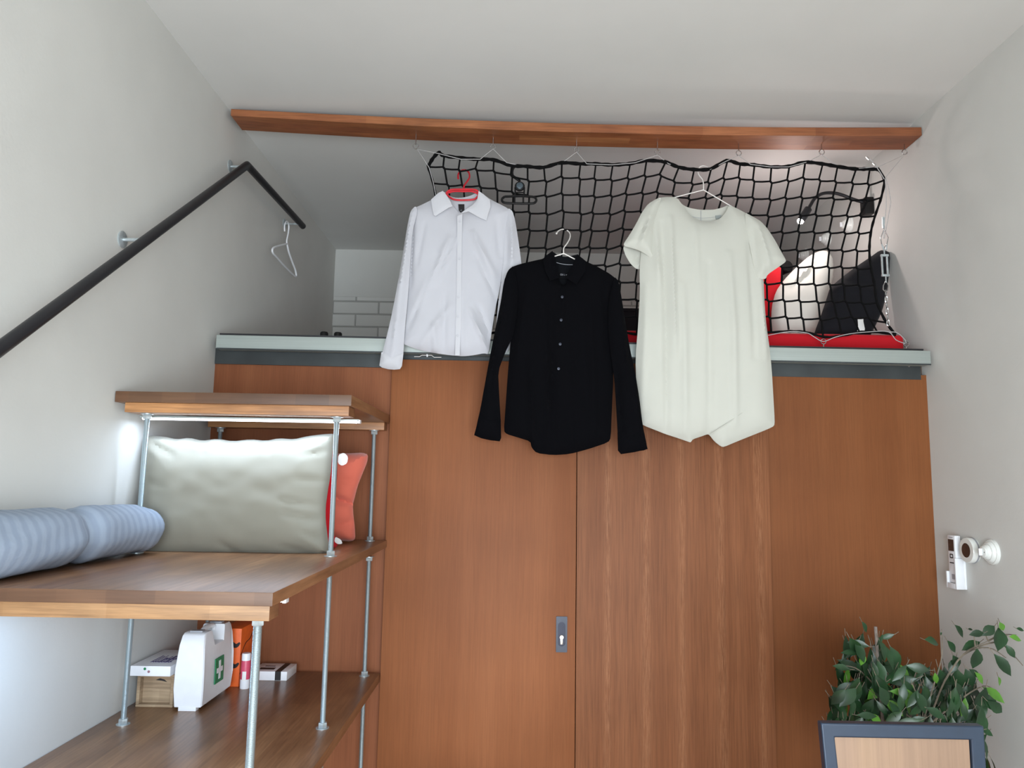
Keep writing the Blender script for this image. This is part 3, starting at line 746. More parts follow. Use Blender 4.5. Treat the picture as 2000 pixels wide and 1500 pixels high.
mb.tube(spline([atY(u, v, CY) for u, v in ((1500, 655), (1540, 648), (1575, 650), (1590, 658), (1608, 667), (1630, 659), (1660, 652), (1700, 648), (1735, 648), (1750, 664), (1768, 671))], 4), .0018, 6)
mb.tube(spline([atY(u, v, CY) for u, v in ((1736, 648), (1752, 650), (1766, 662), (1770, 670))], 4), .0018, 6)
mb.build('cable', 'wire', t)
def ob(pts, r, name, mat='chrome', closed=False): MB().tube([atY(u, v, CY) for u, v in pts], r, 8, closed=closed).build(name, mat, t)
ob([(1692, 306), (1697, 311)], .004, 'cable_end'); ob([(1705, 318), (1710, 323)], .004, 'ferrule')
ob([(1725, 424), (1726, 446)], .0055, 'ferrule', 'zinc')
ob([(1727, 448), (1720, 464), (1722, 478), (1727, 484), (1732, 478), (1735, 464), (1728, 450)], .0022, 'thimble')
ob([(1722, 477), (1726, 488), (1731, 488), (1732, 477)], .0032, 'shackle', 'zinc')
tb = MB()
tb.tube([atY(1727, 486, CY), atY(1727.5, 500, CY)], .0028, 8); tb.tube([atY(1730, 537, CY), atY(1730.5, 552, CY)], .0028, 8)
for dx in (-5, 5): tb.tube([atY(1727+dx, 499, CY), atY(1729+dx, 538, CY)], .0042, 8)
for (u, v) in ((1727.5, 499), (1729.5, 538)): q = atY(u, v, CY); tb.box((q.x-.0165, CY-.006, q.z-.005), (q.x+.0165, CY+.006, q.z+.005), .002)
tb.build('turnbuckle', 'zinc', t)
ob([(1730, 548), (1725, 558), (1725, 566), (1730, 571), (1735, 566), (1735, 558)], .0026, 'shackle', 'chrome', True)
ch = MB(); cz = 573
for k in range(6):
    c = atY(1730+k*.9, cz+k*11.5, CY); pts = []
    for q in range(12):
        a = 2*math.pi*q/12; x, z = .0055*math.cos(a), .0145*math.sin(a)
        pts.append(c+(Vector((x, 0, z)) if k % 2 else Vector((x*.3, x, z))))
    ch.tube(pts, .0024, 6, closed=True)
ch.build('chain', 'chrome', t)
# screw eyes
def screw_eye(c, z_up, label, grp, up=True):
    """ring with a threaded shank; origin at the ring centre"""
    mb = MB(); r = .0115
    pts = [c+Vector((r*math.cos(2*math.pi*k/20), .0, r*math.sin(2*math.pi*k/20))) for k in range(20)]
    mb.tube(pts, .0021, 8, closed=True)
    s = 1 if up else -1
    mb.tube([c+Vector((0, 0, s*r)), c+Vector((0, 0, s*r+s*.012)), Vector((c.x, c.y, z_up))], .0022, 8)
    o = mb.build('screw_eye', 'chrome', None)
    return o
nm = ['leftmost screw eye under the ceiling plank, above the white shirt collar', 'screw eye under the plank, second from the left end of the net', 'screw eye under the plank above the white wire hanger of the black shirt', 'middle screw eye under the plank, left of the dress hanger', 'screw eye under the plank just right of the dress hanger', 'screw eye under the plank above the reading lamp', 'rightmost screw eye under the plank, at the right wall, holding two cable runs']
for (u, v), l in zip(EY, nm):
    c = atY(u, v, NY); props(screw_eye(c, bz(c.x)-bth(c.x)+.001, l, 1), l, 'screw eye', 'screw eyes under the ceiling plank')
for (u, v), l in zip(EB, ['screw eye standing on the loft edge below the white pillow', 'screw eye standing on the loft edge at the right end of the mattress']):
    c = atY(u, v, NY); props(screw_eye(c, 2.195, l, 1, False), l, 'screw eye', 'screw eyes on the loft edge')

# ================================================================ GARMENTS
def GY(off=0):
    return lambda x, z: 3.150+off+max(0, z-2.25)*.14+(0 if z > 2.25 else 0)
def gp3(u, v, off=0):
    f = GY(off); y = f(0, 2.4)
    for _ in range(4): p = atY(u, v, y); y = f(p.x, p.z)
    return p
# --- white shirt
ws = thing('shirt', 'white long sleeved button shirt hanging on a red hanger', 'shirt', gp3(900, 400))
puff('body', 'whitecot', ws, [(868, 374), (848, 388), (826, 399), (808, 407), (803, 430), (801, 460), (798, 500), (797, 560), (794, 620), (790, 655), (788, 672), (800, 677), (820, 684), (850, 690), (880, 694), (905, 696), (925, 694), (945, 690), (954, 692), (960, 650), (968, 600), (977, 560), (982, 520), (985, 480), (990, 440), (1000, 413), (985, 403), (960, 391), (936, 374), (932, 390), (915, 406), (898, 418), (884, 402), (875, 388)],
     .028, Y=GY(), h=.0095, prof=.035, wrinkle=.006, rnd=(10, 3, 1.5),
     folds=[(880, 470, 815, 600, .016, .009), (860, 500, 800, 640, .010, -.006), (900, 460, 850, 560, .010, .006), (925, 460, 965, 540, .014, .008), (930, 500, 972, 590, .009, -.005), (880, 600, 820, 680, .014, .006), (920, 610, 950, 680, .010, .009), (935, 600, 962, 670, .006, -.006),
            (850, 640, 850, 692, .012, .006), (870, 580, 868, 690, .010, -.005), (905, 560, 903, 694, .004, .003), (830, 440, 815, 520, .010, -.005), (970, 430, 975, 500, .01, -.005), (808, 410, 802, 560, .006, -.008), (996, 420, 982, 540, .006, -.008)])
puff('back_panel', 'whitecot', ws, [(862, 378), (868, 374), (880, 384), (892, 387), (905, 386), (918, 383), (928, 378), (936, 375), (942, 400), (920, 425), (898, 436), (876, 425), (858, 400)], .004, Y=GY(.034), h=.012, prof=.02)
puff('sleeve', 'whitecot', ws, [(812, 402), (802, 412), (797, 435), (790, 475), (781, 530), (772, 580), (762, 630), (752, 670), (745, 695), (741, 713), (750, 719), (765, 722), (780, 721), (785, 714), (788, 690), (790, 655), (795, 600), (799, 550), (802, 500), (806, 450), (816, 412)],
     .024, Y=GY(-.018), h=.0095, prof=.028, wrinkle=.004, rnd=(14, 5, 4), folds=[(800, 430, 770, 660, .008, .006), (806, 480, 788, 660, .005, -.005), (785, 560, 760, 690, .006, -.004)])
cf = puff('cuff', 'whitecot2', ws, [(745, 688), (741, 714), (746, 718), (758, 721), (770, 722), (781, 721), (785, 715), (788, 690)], .0215, Y=GY(-.0225), h=.009, prof=.02, smooth=0)
puff('sleeve', 'whitecot', ws, [(992, 406), (1001, 412), (1006, 430), (1011, 460), (1016, 495), (1020, 530), (1016, 590), (1006, 640), (994, 688), (972, 690), (968, 650), (972, 600), (979, 550), (984, 500), (986, 450)],
     .022, Y=GY(-.002), h=.0095, prof=.028, wrinkle=.004, rnd=(14, 5, 9), folds=[(1000, 430, 1000, 520, .008, .006), (990, 450, 988, 540, .005, -.005)])
puff('collar_leaf', 'whitecot2', ws, [(865, 373), (856, 377), (842, 390), (844, 405), (847, 420), (851, 422), (862, 415), (876, 406), (884, 403), (879, 392), (872, 381)], .006, Y=GY(-.036), h=.008, prof=.012, smooth=0)
puff('collar_leaf', 'whitecot2', ws, [(935, 373), (945, 380), (957, 391), (958, 404), (953, 420), (950, 431), (938, 426), (926, 419), (915, 413), (899, 417), (912, 408), (924, 400), (932, 391)], .006, Y=GY(-.036), h=.008, prof=.012, smooth=0)
puff('placket', 'whitecot2', ws, [(893, 422), (903, 418), (902, 480), (901, 560), (900, 640), (898, 694), (889, 694), (890, 640), (892, 560), (893, 480)], .002, Y=GY(-.0325), h=.009, prof=.01, smooth=0)
for (u, v) in ((898, 432), (897, 505), (895, 580), (894, 618), (893, 655)):
    q = gp3(u, v, -.036); MB().lathe([(.0052, 0), (.0052, .0015), (.003, .002)], q, (0, -1, 0), 14).build('button', 'whitecot', ws)
lb = puff('neck_label', 'ink', ws, [(895, 399), (907, 399), (907, 410), (901, 417), (896, 411)], .0008, Y=GY(.026), h=.01, prof=.01, smooth=0)
MB().tube([gp3(899, 412, .022), gp3(901, 409, .022), gp3(902, 413, .022)], .0007, 5).build('printed_mark', 'tagtext', lb)
# --- red hanger
rh = thing('clothes_hanger', 'red plastic hanger holding the white shirt on the net', 'hanger', gp3(905, 380))
hk = [gp3(u, v, o) for u, v, o in ((895, 349, .05), (895, 341, .06), (900, 334, .07), (908, 332, .075), (915, 336, .07), (917, 346, .05), (912, 355, .03), (907, 362, .012), (905, 371, 0))]
MB().tube(spline(hk, 4), .0042, 8).build('hook', 'redplastic', rh)
MB().tube(spline([gp3(u, v) for u, v in ((905, 370), (920, 370), (931, 372), (935, 379), (930, 387), (922, 390), (900, 391), (885, 389), (876, 383), (872, 377), (880, 371), (893, 370), (905, 370))], 4), .0043, 8).build('bar', 'redplastic', rh)
MB().tube(spline([gp3(u, v, .006) for u, v in ((905, 374), (885, 374), (868, 380), (850, 391), (830, 401), (815, 407))], 4), .004, 8).build('arm', 'redplastic', rh)
MB().tube(spline([gp3(u, v, .006) for u, v in ((905, 374), (922, 374), (936, 380), (955, 393), (975, 402), (990, 408))], 4), .004, 8).build('arm', 'redplastic', rh)

# --- black shirt
bs = thing('shirt', 'black long sleeved shirt hanging low between white shirt and dress', 'shirt', gp3(1100, 500))
puff('body', 'blackcot', bs, [(1079, 492), (1063, 505), (1040, 510), (1015, 516), (996, 523), (1000, 560), (1003, 600), (1000, 640), (996, 680), (991, 740), (987, 800), (984, 842), (990, 848), (1010, 854), (1036, 862), (1038, 874), (1048, 885), (1080, 889), (1112, 887), (1150, 877), (1188, 864), (1193, 855), (1195, 800), (1198, 740), (1197, 680), (1196, 620), (1200, 570), (1205, 546), (1190, 534), (1165, 520), (1143, 510), (1127, 497), (1122, 515), (1112, 540), (1100, 560), (1090, 545), (1084, 515)],
     .030, Y=GY(-.05), h=.0105, prof=.035, wrinkle=.006, rnd=(11, 3, 7),
     folds=[(1036, 700, 1040, 862, .012, .008), (1062, 600, 1074, 872, .007, .006), (1074, 590, 1082, 870, .006, -.006), (1150, 600, 1160, 860, .014, .007), (1030, 560, 1010, 700, .01, .006), (1180, 560, 1185, 700, .008, -.006), (1100, 560, 1095, 640, .01, .006), (1120, 640, 1125, 880, .012, -.005)])
puff('back_panel', 'blackin', bs, [(1060, 508), (1079, 491), (1090, 499), (1103, 502), (1115, 500), (1127, 497), (1146, 512), (1140, 545), (1100, 575), (1064, 545)], .004, Y=GY(-.014), h=.012, prof=.02)
MB().tube(spline([gp3(u, v, -.022) for u, v in ((1084, 512), (1095, 515), (1108, 517), (1127, 517))], 4), .0011, 6).build('collar_line', 'tagtext', bs)  # thin pale line across the inside of the collar
puff('sleeve', 'blackcot', bs, [(1003, 519), (992, 528), (984, 550), (978, 590), (968, 640), (956, 700), (947, 750), (938, 800), (930, 835), (927, 848), (935, 853), (950, 857), (965, 860), (975, 861), (979, 855), (978, 820), (975, 770), (973, 725), (986, 690), (1003, 655), (1010, 610), (1012, 560)],
     .026, Y=GY(-.072), h=.010, prof=.03, wrinkle=.004, rnd=(14, 5, 14), folds=[(990, 560, 962, 720, .01, .008), (975, 650, 960, 800, .006, -.006)])
puff('cuff', 'blackcot', bs, [(936, 808), (930, 835), (926, 850), (940, 856), (958, 860), (976, 862), (979, 855), (978, 818)], .022, Y=GY(-.078), h=.009, prof=.02, smooth=0)
puff('sleeve', 'blackcot', bs, [(1200, 540), (1208, 549), (1213, 575), (1220, 620), (1230, 680), (1241, 730), (1249, 780), (1255, 830), (1264, 872), (1262, 879), (1240, 882), (1215, 886), (1208, 880), (1206, 840), (1203, 790), (1200, 740), (1193, 695), (1188, 640), (1188, 590)],
     .026, Y=GY(-.072), h=.010, prof=.03, wrinkle=.004, rnd=(14, 5, 19), folds=[(1210, 600, 1228, 760, .008, .008), (1202, 700, 1215, 860, .006, -.006), (1240, 740, 1250, 860, .006, .005)])
puff('cuff', 'blackcot', bs, [(1253, 835), (1259, 855), (1265, 877), (1240, 883), (1213, 887), (1207, 880), (1206, 845)], .022, Y=GY(-.078), h=.009, prof=.02, smooth=0)
puff('collar_leaf', 'blackcot', bs, [(1079, 490), (1068, 498), (1060, 506), (1064, 525), (1074, 549), (1094, 542), (1089, 522), (1085, 505)], .006, Y=GY(-.087), h=.009, prof=.012, smooth=0)
puff('collar_leaf', 'blackcot', bs, [(1127, 496), (1143, 509), (1144, 528), (1126, 556), (1104, 542), (1116, 524), (1122, 508)], .006, Y=GY(-.087), h=.009, prof=.012, smooth=0)
for (u, v) in ((1098, 580), (1096, 625), (1094, 672), (1091, 720)):
    q = gp3(u, v, -.087); MB().lathe([(.0058, 0), (.0058, .0015), (.003, .002)], q, (0, -1, 0), 14).build('button', 'handle', bs)
def text(name, s, p, h, mat, parent, rot=(R_(90), 0, 0)):
    cu = bpy.data.curves.new(name, 'FONT'); cu.body = s; cu.size = h; cu.extrude = .0003; cu.align_x = 'CENTER'
    tmp = bpy.data.objects.new('tmp', cu); COL.objects.link(tmp); bpy.context.view_layer.update()
    me = bpy.data.meshes.new_from_object(tmp.evaluated_get(bpy.context.evaluated_depsgraph_get())); bpy.data.objects.remove(tmp)
    me.materials.append(M[mat]); me.name = name
    o = bpy.data.objects.new(name, me); COL.objects.link(o); o.parent = parent
    o.location = Vector(p)-(wloc(parent) if parent else Vector()); o.rotation_euler = rot; return o
lb = puff('neck_label', 'blackin', bs, [(1088, 527), (1112, 528), (1111, 545), (1089, 544)], .0008, Y=GY(-.026), h=.01, prof=.01, smooth=0)
text('label_print', 'OS L w', gp3(1101, 538, -.031), .010, 'tagtext', lb)
# white wire hanger
t = thing('clothes_hanger', 'white wire hanger holding the black shirt', 'hanger', gp3(1100, 490))
hk = [gp3(u, v, o) for u, v, o in ((1087, 456, .03), (1091, 451, .05), (1098, 448, .07), (1106, 449, .08), (1113, 456, .06), (1113, 465, .03), (1108, 475, 0), (1101, 485, -.03), (1101, 496, -.05))]
mb = MB().tube(spline(hk, 4), .0028, 8); mb.lathe([(.001, -.0045), (.004, -.002), (.0045, 0), (.004, .002), (.001, .0045)], hk[0], (0, 1, 0), 12)
mb.build('hook', 'whitewire', t)
MB().tube([gp3(u, v, -.05) for u, v in ((1101, 495), (1079, 502))]+[gp3(1050, 511, -.045), gp3(1010, 524, -.045)], .0026, 8).build('arm', 'whitewire', t)
MB().tube([gp3(u, v, -.05) for u, v in ((1101, 495), (1128, 509))]+[gp3(1160, 524, -.045), gp3(1195, 541, -.045)], .0026, 8).build('arm', 'whitewire', t)

# --- dress
dr = thing('dress', 'ivory short sleeved dress with an angled wrap hem hanging on the right', 'dress', gp3(1375, 400))
puff('body', 'ivory', dr, [(1322, 385), (1300, 385), (1283, 387), (1270, 400), (1258, 440), (1252, 490), (1249, 528), (1250, 570), (1246, 640), (1241, 700), (1243, 760), (1248, 800), (1252, 828), (1262, 833), (1280, 840), (1300, 848), (1325, 856), (1345, 863), (1349, 864), (1353, 858), (1368, 853), (1382, 848), (1386, 850), (1395, 862), (1408, 872), (1414, 873), (1440, 862), (1470, 850), (1500, 838), (1512, 832), (1513, 822), (1510, 770), (1507, 720), (1503, 680), (1497, 640), (1493, 590), (1491, 540), (1482, 500), (1474, 450), (1463, 420), (1445, 410), (1424, 400), (1418, 414), (1407, 427), (1390, 433), (1368, 432), (1350, 423), (1338, 408)],
     .034, Y=GY(-.01), h=.0105, prof=.04, wrinkle=.005, rnd=(9, 2, 30),
     folds=[(1290, 440, 1300, 840, .010, -.008), (1306, 430, 1316, 700, .012, .009), (1275, 420, 1285, 560, .01, .006), (1330, 560, 1335, 845, .014, .007), (1380, 520, 1382, 845, .014, -.007), (1420, 500, 1432, 830, .014, .008), (1460, 480, 1470, 700, .012, -.007), 
            (1476, 480, 1494, 700, .010, .006), (1260, 560, 1252, 800, .012, .006), (1355, 440, 1362, 600, .012, .004)])
MB().tube([gp3(u, v, -.046) for u, v in ((1450, 806), (1430, 820), (1406, 836), (1388, 849))], [.0006, .0016, .0018, .0016], 6).build('hem_seam', 'ivory', dr)
puff('back_panel', 'ivory', dr, [(1320, 386), (1333, 400), (1345, 406), (1367, 410), (1392, 410), (1410, 406), (1423, 400), (1428, 420), (1400, 445), (1350, 443), (1325, 410)], .004, Y=GY(.034), h=.012, prof=.02)
MB().tube([gp3(1369, 411, .028), gp3(1369, 434, .028)], .0012, 6).build('zip', 'greyplastic', dr)
MB().tube(spline([gp3(u, v, .028) for u, v in ((1342, 420), (1355, 424), (1372, 426), (1395, 424), (1408, 421))], 4), .0007, 6).build('neck_seam', 'greyplastic', dr)
puff('neck_label', 'taggrey', dr, [(1397, 421), (1409, 420), (1408, 427), (1398, 428)], .0008, Y=GY(.026), h=.01, prof=.01, smooth=0)
puff('sleeve', 'ivory', dr, [(1292, 386), (1283, 388), (1266, 398), (1254, 414), (1243, 436), (1230, 458), (1218, 476), (1219, 481), (1232, 484), (1248, 489), (1262, 497), (1274, 508), (1278, 508), (1276, 480), (1280, 440), (1286, 405)],
     .026, Y=GY(-.03), h=.0095, prof=.025, back=1.1, folds=[(1270, 420, 1250, 480, .008, .006), (1262, 430, 1240, 478, .005, -.004)])
puff('sleeve_lining', 'ivory', dr, [(1219, 480), (1217, 485), (1222, 500), (1232, 516), (1242, 525), (1249, 526), (1256, 518), (1268, 514), (1278, 510), (1266, 498), (1248, 488), (1232, 482)], .007, Y=GY(.012), h=.0095, prof=.02,
     folds=[(1250, 520, 1262, 500, .006, .010), (1240, 515, 1245, 495, .006, -.006)])
puff('sleeve', 'ivory', dr, [(1455, 415), (1466, 421), (1486, 432), (1500, 448), (1514, 470), (1526, 492), (1535, 508), (1534, 512), (1520, 522), (1505, 532), (1498, 538), (1496, 544), (1488, 546), (1478, 543), (1474, 530), (1470, 510), (1462, 470), (1456, 440)],
     .026, Y=GY(-.03), h=.0095, prof=.025, folds=[(1476, 440, 1500, 520, .010, .006), (1468, 450, 1480, 530, .006, -.006), (1505, 530, 1480, 542, .006, -.004)])
t = thing('clothes_hanger', 'white wire hanger holding the ivory dress', 'hanger', gp3(1374, 372))
hk = [gp3(u, v, o) for u, v, o in ((1383, 327, .035), (1375, 324, .05), (1367, 326, .05), (1363, 334, .045), (1366, 343, .04), (1372, 351, .03), (1374, 360, .02), (1374, 372, .012))]
MB().tube(spline(hk, 4), .0026, 8).build('hook', 'whitewire', t)
MB().tube([gp3(1374, 371, .012), gp3(1320, 385, .012), gp3(1285, 393, .006)], .0024, 8).build('arm', 'whitewire', t)
MB().tube([gp3(1374, 371, .012), gp3(1425, 401, .012), gp3(1458, 420, .006)], .0024, 8).build('arm', 'whitewire', t)

# --- black clip hanger
t = thing('clip_hanger', 'small empty black plastic trouser hanger hooked on the net', 'hanger', gp3(1014, 380))
o_ = .004
MB().tube(spline([gp3(u, v, o_+.03) for u, v in ((1007, 323), (1002, 329), (1000, 336), (1001, 343), (1006, 347), (1012, 351), (1015, 354))], 4), .0068, 8).build('hook', 'blackplastic', t)
c = gp3(1015, 364, o_); MB().lathe([(.022, 0), (.0225, .006), (.019, .010), (.013, .011)], c+Vector((0, .005, 0)), (0, -1, 0), 28).build('pivot_disc', 'blackplastic', t)
MB().lathe([(.014, 0), (.0145, .004), (.008, .006)], c+Vector((0, -.0065, 0)), (0, -1, 0), 24).build('button', 'knob', t)
mb = MB()
for dx in (-9, 9): mb.tube([gp3(1015+dx, 366, o_), gp3(1015+dx*.95, 382, o_)], .0035, 8)
mb.tube([gp3(1006, 376, o_), gp3(1024, 376, o_)], .003, 8)
mb.build('stem', 'blackplastic', t)
ov = [(986, 384), (1000, 383.5), (1015, 383), (1030, 383.5), (1043, 385), (1047, 389), (1047, 393), (1042, 397), (1028, 397.5), (1015, 397.5), (1000, 397), (986, 396), (981, 393), (981, 388)]
MB().tube(spline([gp3(u, v, o_) for u, v in ov+[ov[0]]], 3), .0054, 8).build('bar', 'blackplastic', t)
for u in (1005, 1022): MB().tube([gp3(u, 383, o_), gp3(u, 397, o_)], .004, 8).build('clip', 'blackplastic', t)

# white clip under the white shirt hem
t = thing('wire_clip', 'small white wire clip peeking out under the hem of the white shirt', 'clip', atY(834, 694, 3.235))
MB().tube([atY(u, v, 3.236) for u, v in ((809, 696.5), (819, 696.5), (824, 694), (843, 694), (848, 698), (862, 698))], .0014, 6).build('wire', 'whitewire', t)
MB().tube([atY(u, v, 3.236) for u, v in ((834, 690), (834.5, 697))], .0035, 8).build('peg', 'whiteplastic', t)

# ================================================================ LOFT
t = thing('mattress', 'red mattress lying on the loft floor behind the net', 'mattress', (1.1, 4, 2.2))
mb = MB().box((.47, 3.355, 2.2005), (1.745, 5.1, 2.287), .022, seg=4); mb.build('cover', 'red', t)
props(puff('pillow', 'pillow', None, [(1600, 490), (1610, 489), (1621, 497), (1627, 512), (1627, 540), (1622, 565), (1616, 600), (1610, 640), (1604, 672), (1570, 675), (1540, 675), (1515, 673), (1506, 640), (1507, 600), (1515, 570), (1530, 548), (1555, 522), (1580, 500)],
     .07, Y=lambda x, z: 3.73+(z-2.3)*.25, h=.016, prof=.10, kind='cushion', wrinkle=.006, rnd=(9, 9, 2), folds=[(1540, 560, 1590, 505, .012, .014), (1530, 575, 1570, 540, .010, -.010)]),
     'white pillow leaning upright on the red mattress', 'pillow')
bc = puff('cushion', 'navyblack', None, [(1588, 662), (1592, 646), (1604, 615), (1614, 585), (1621, 562), (1640, 545), (1670, 522), (1700, 502), (1718, 489), (1730, 489), (1738, 496), (1737, 530), (1732, 575), (1722, 610), (1708, 640), (1696, 662), (1640, 664)],
     .05, Y=lambda x, z: 3.50+(z-2.3)*.10, h=.016, prof=.08, kind='cushion', folds=[(1622, 563, 1720, 575, .014, .010)])
props(bc, 'black cushion leaning against the right wall on the red mattress', 'cushion')
puff('label_tag', 'tagw', bc, [(1675, 623), (1686, 623), (1686, 628), (1689, 642), (1688, 649), (1674, 649), (1676, 636)], .002, Y=lambda x, z: 3.435, h=.02, prof=.01, smooth=0)
props(puff('cushion', 'red', None, [(1440, 520), (1470, 514), (1510, 519), (1524, 519), (1528, 526), (1529, 570), (1527, 610), (1517, 650), (1512, 676), (1440, 677)], .045, Y=lambda x, z: 3.90, h=.018, prof=.06, kind='cushion'),
     'red cushion standing on the mattress half behind the ivory dress', 'cushion')
c = atY(1532, 524, 3.98)
t = thing('speaker', 'small round black speaker behind the sleeve of the dress', 'speaker', (c.x, 4.0, 2.29))
MB().lathe([(.028, 0), (.033, .004), (.033, .056), (.028, .062)], (c.x-.01, 4.0, c.z), (.3, -1, 0), 28).build('housing', 'blackplastic', t)
MB().tube([(c.x-.01, 4.0, 2.29), (c.x-.01, 4.0, c.z)], .008, 10).build('stand', 'blackplastic', t)
MB().lathe([(.04, 0), (.04, .006), (.01, .01)], (c.x-.01, 4.0, 2.288), seg=24).build('foot', 'blackplastic', t)
c0, c1 = atY(1180, 597, 4.1), atY(1262, 642, 4.1)
t = thing('storage_box', 'black box on the loft between black shirt and dress', 'box', ((c0.x+c1.x)/2, 4.2, 2.2))
MB().box((c0.x, 4.15, 2.288), (c1.x+.05, 4.45, c0.z-.012), .008).build('body', 'navyblack', t)
MB().box((c0.x-.004, 4.146, c0.z-.020), (c1.x+.054, 4.454, c0.z), .006).build('lid', 'navyblack', t)
for (u, v), l in zip(((633, 656), (660, 657)), ('left of two small black knobs on the loft floor edge', 'right of two small black knobs on the loft floor edge')):
    c = atY(u, v, 3.36); MB_ = MB().lathe([(.016, 0), (.018, .004), (.018, c.z-2.2+.012), (.014, c.z-2.2+.018)], (c.x, 3.36, 2.2), seg=20)
    props(MB_.build('rubber_knob', 'blackplastic', None), l, 'knob', 'black knobs on the loft edge')
# reading lamp on the right wall
LY = 3.70
t = thing('reading_lamp', 'black gooseneck reading lamp, lit, on the right wall above the loft bed', 'lamp', (XR, LY, 3.0))
b0, b1 = atY(1684, 388, LY), atY(1708, 421, LY)
MB().box((b0.x, LY-.03, b1.z), (XR, LY+.03, b0.z), .006).build('wall_mount', 'blackplastic', t)
arm = [atY(u, v, LY) for u, v in ((1690, 396), (1675, 392), (1660, 387), (1645, 381), (1628, 377), (1607, 378), (1592, 387), (1584, 399), (1579, 408))]
MB().tube(spline(arm, 5), .0085, 10).build('gooseneck', 'blackmetal', t)
h0, h1 = atY(1580, 406, LY), atY(1564, 431, LY)
ax = (h1-h0)
hd_ = MB().lathe([(.012, 0), (.019, .006), (.02, ax.length-.004), (.018, ax.length)], h0, ax, 24).build('lamp_head', 'blackmetal', t)
MB().lathe([(.016, 0), (.016, .008), (.008, .016)], h1, ax, 20).build('bulb', 'bulb', hd_)
l = bpy.data.lights.new('reading_lamp_light', 'POINT'); l.energy = 3.8; l.color = (1, .87, .85); l.shadow_soft_size = .03
lo = bpy.data.objects.new('reading_lamp_light', l); COL.objects.link(lo); lo.parent = t; lo.location = h1+ax.normalized()*.045-Vector(t.location)

# round porcelain switches on the right wall
def switch(y, z, label, group, s=1.0):
    t = thing('wall_switch', label, 'switch', (XR, y, z), group)
    MB().lathe([(.047*s, 0), (.047*s, .006), (.043*s, .011), (.0415*s, .011), (.040*s, .010), (.037*s, .018), (.032*s, .022), (.0305*s, .022), (.029*s, .021), (.026*s, .030), (.022*s, .0335)], (XR, y, z), (-1, 0, 0), 40).build('base', 'porcelain', t)
    MB().lathe([(.0215*s, .033), (.021*s, .038), (.018*s, .0395)], (XR, y, z), (-1, 0, 0), 32).build('face', 'porcelain', t)
    MB().box((XR-.0395, y-.003*s, z-.013*s), (XR-.052, y+.003*s, z+.013*s), .002).build('toggle', 'whiteplastic', t)
    for dy in (-.0135, .0135):
        MB().lathe([(.0022, 0), (.0022, .001)], (XR-.0388, y+dy*s, z), (-1, 0, 0), 10).build('screw', 'blackplastic', t)
    return t
switch(2.888, 1.371, 'round white porcelain switch on the right wall beside the round thermostat', None)
for y, z, l in ((3.955, 3.008, 'round switch on the loft wall nearest the lamp mount, seen through the net'), (4.235, 3.02, 'middle round switch on the loft wall, seen through the net above the white pillow'), (4.57, 3.022, 'farthest round switch on the loft wall, just right of the dress sleeve')):
    switch(y, z, l, 'round switches on the loft wall')
# thermostat
ty, tz = 3.003, 1.367
t = thing('thermostat', 'round white thermostat with a dark centre display on the right wall', 'thermostat', (XR, ty, tz))
MB().lathe([(.046, 0), (.048, .006), (.049, .026), (.046, .031), (.028, .0315)], (XR, ty, tz), (-1, 0, 0), 44).build('ring', 'porcelain', t)
MB().lathe([(.0475, .005), (.0495, .007), (.0495, .011), (.0475, .013)], (XR, ty, tz), (-1, 0, 0), 44).build('rear_rim', 'greyplastic', t)
MB().lathe([(.0275, .0312), (.0275, .0322), (.0265, .0325)], (XR, ty, tz), (-1, 0, 0), 36).build('display', 'screen', t)
# remote control in wall holder
t = thing('remote_control', 'white remote control in a wall holder beside the wooden panel', 'remote', (XR, 3.10, 1.21))
ry0, ry1, rz0, rz1 = 3.072, 3.124, 1.232, 1.418
fxr = XR-.034
MB().box((XR-.010, ry0, rz0), (fxr, ry1, rz1), .004).build('body', 'whiteplastic', t)
MB().box((fxr+.001, ry0+.008, rz1-.062), (fxr-.0008, ry1-.006, rz1-.016)).build('screen', 'screen', t)
MB().box((fxr, ry0+.012, rz1-.010), (fxr-.0005, ry1-.012, rz1-.007)).build('brand_mark', 'greyplastic', t)
bb = MB(); ring_plate(bb, rr(0, .022, 0, .017, 0, .003), rr(.004, .018, .004, .013, 0, .002), 0, .001)
bb.v = [(fxr-.0008+y, 3.088+x, 1.328+z) for x, y, z in bb.v]; bb.build('button', 'ink', t)
MB().box((fxr, 3.085, 1.308), (fxr-.0015, 3.111, 1.312)).build('button', 'ink', t)
MB().box((fxr, ry0+.006, 1.246), (fxr-.0012, ry1-.022, 1.266)).build('button', 'greyplastic', t)
mb = MB().box((XR, 3.062, 1.21), (XR-.010, 3.134, 1.40), .002)
mb.box((XR-.010, 3.062, 1.21), (XR-.042, ry0-.001, 1.33), .002).box((XR-.010, ry1+.001, 1.21), (XR-.042, 3.134, 1.275), .002).box((XR-.010, ry0-.001, 1.21), (XR-.042, ry1+.001, 1.231), .002)
mb.build('holder', 'whiteplastic', t)

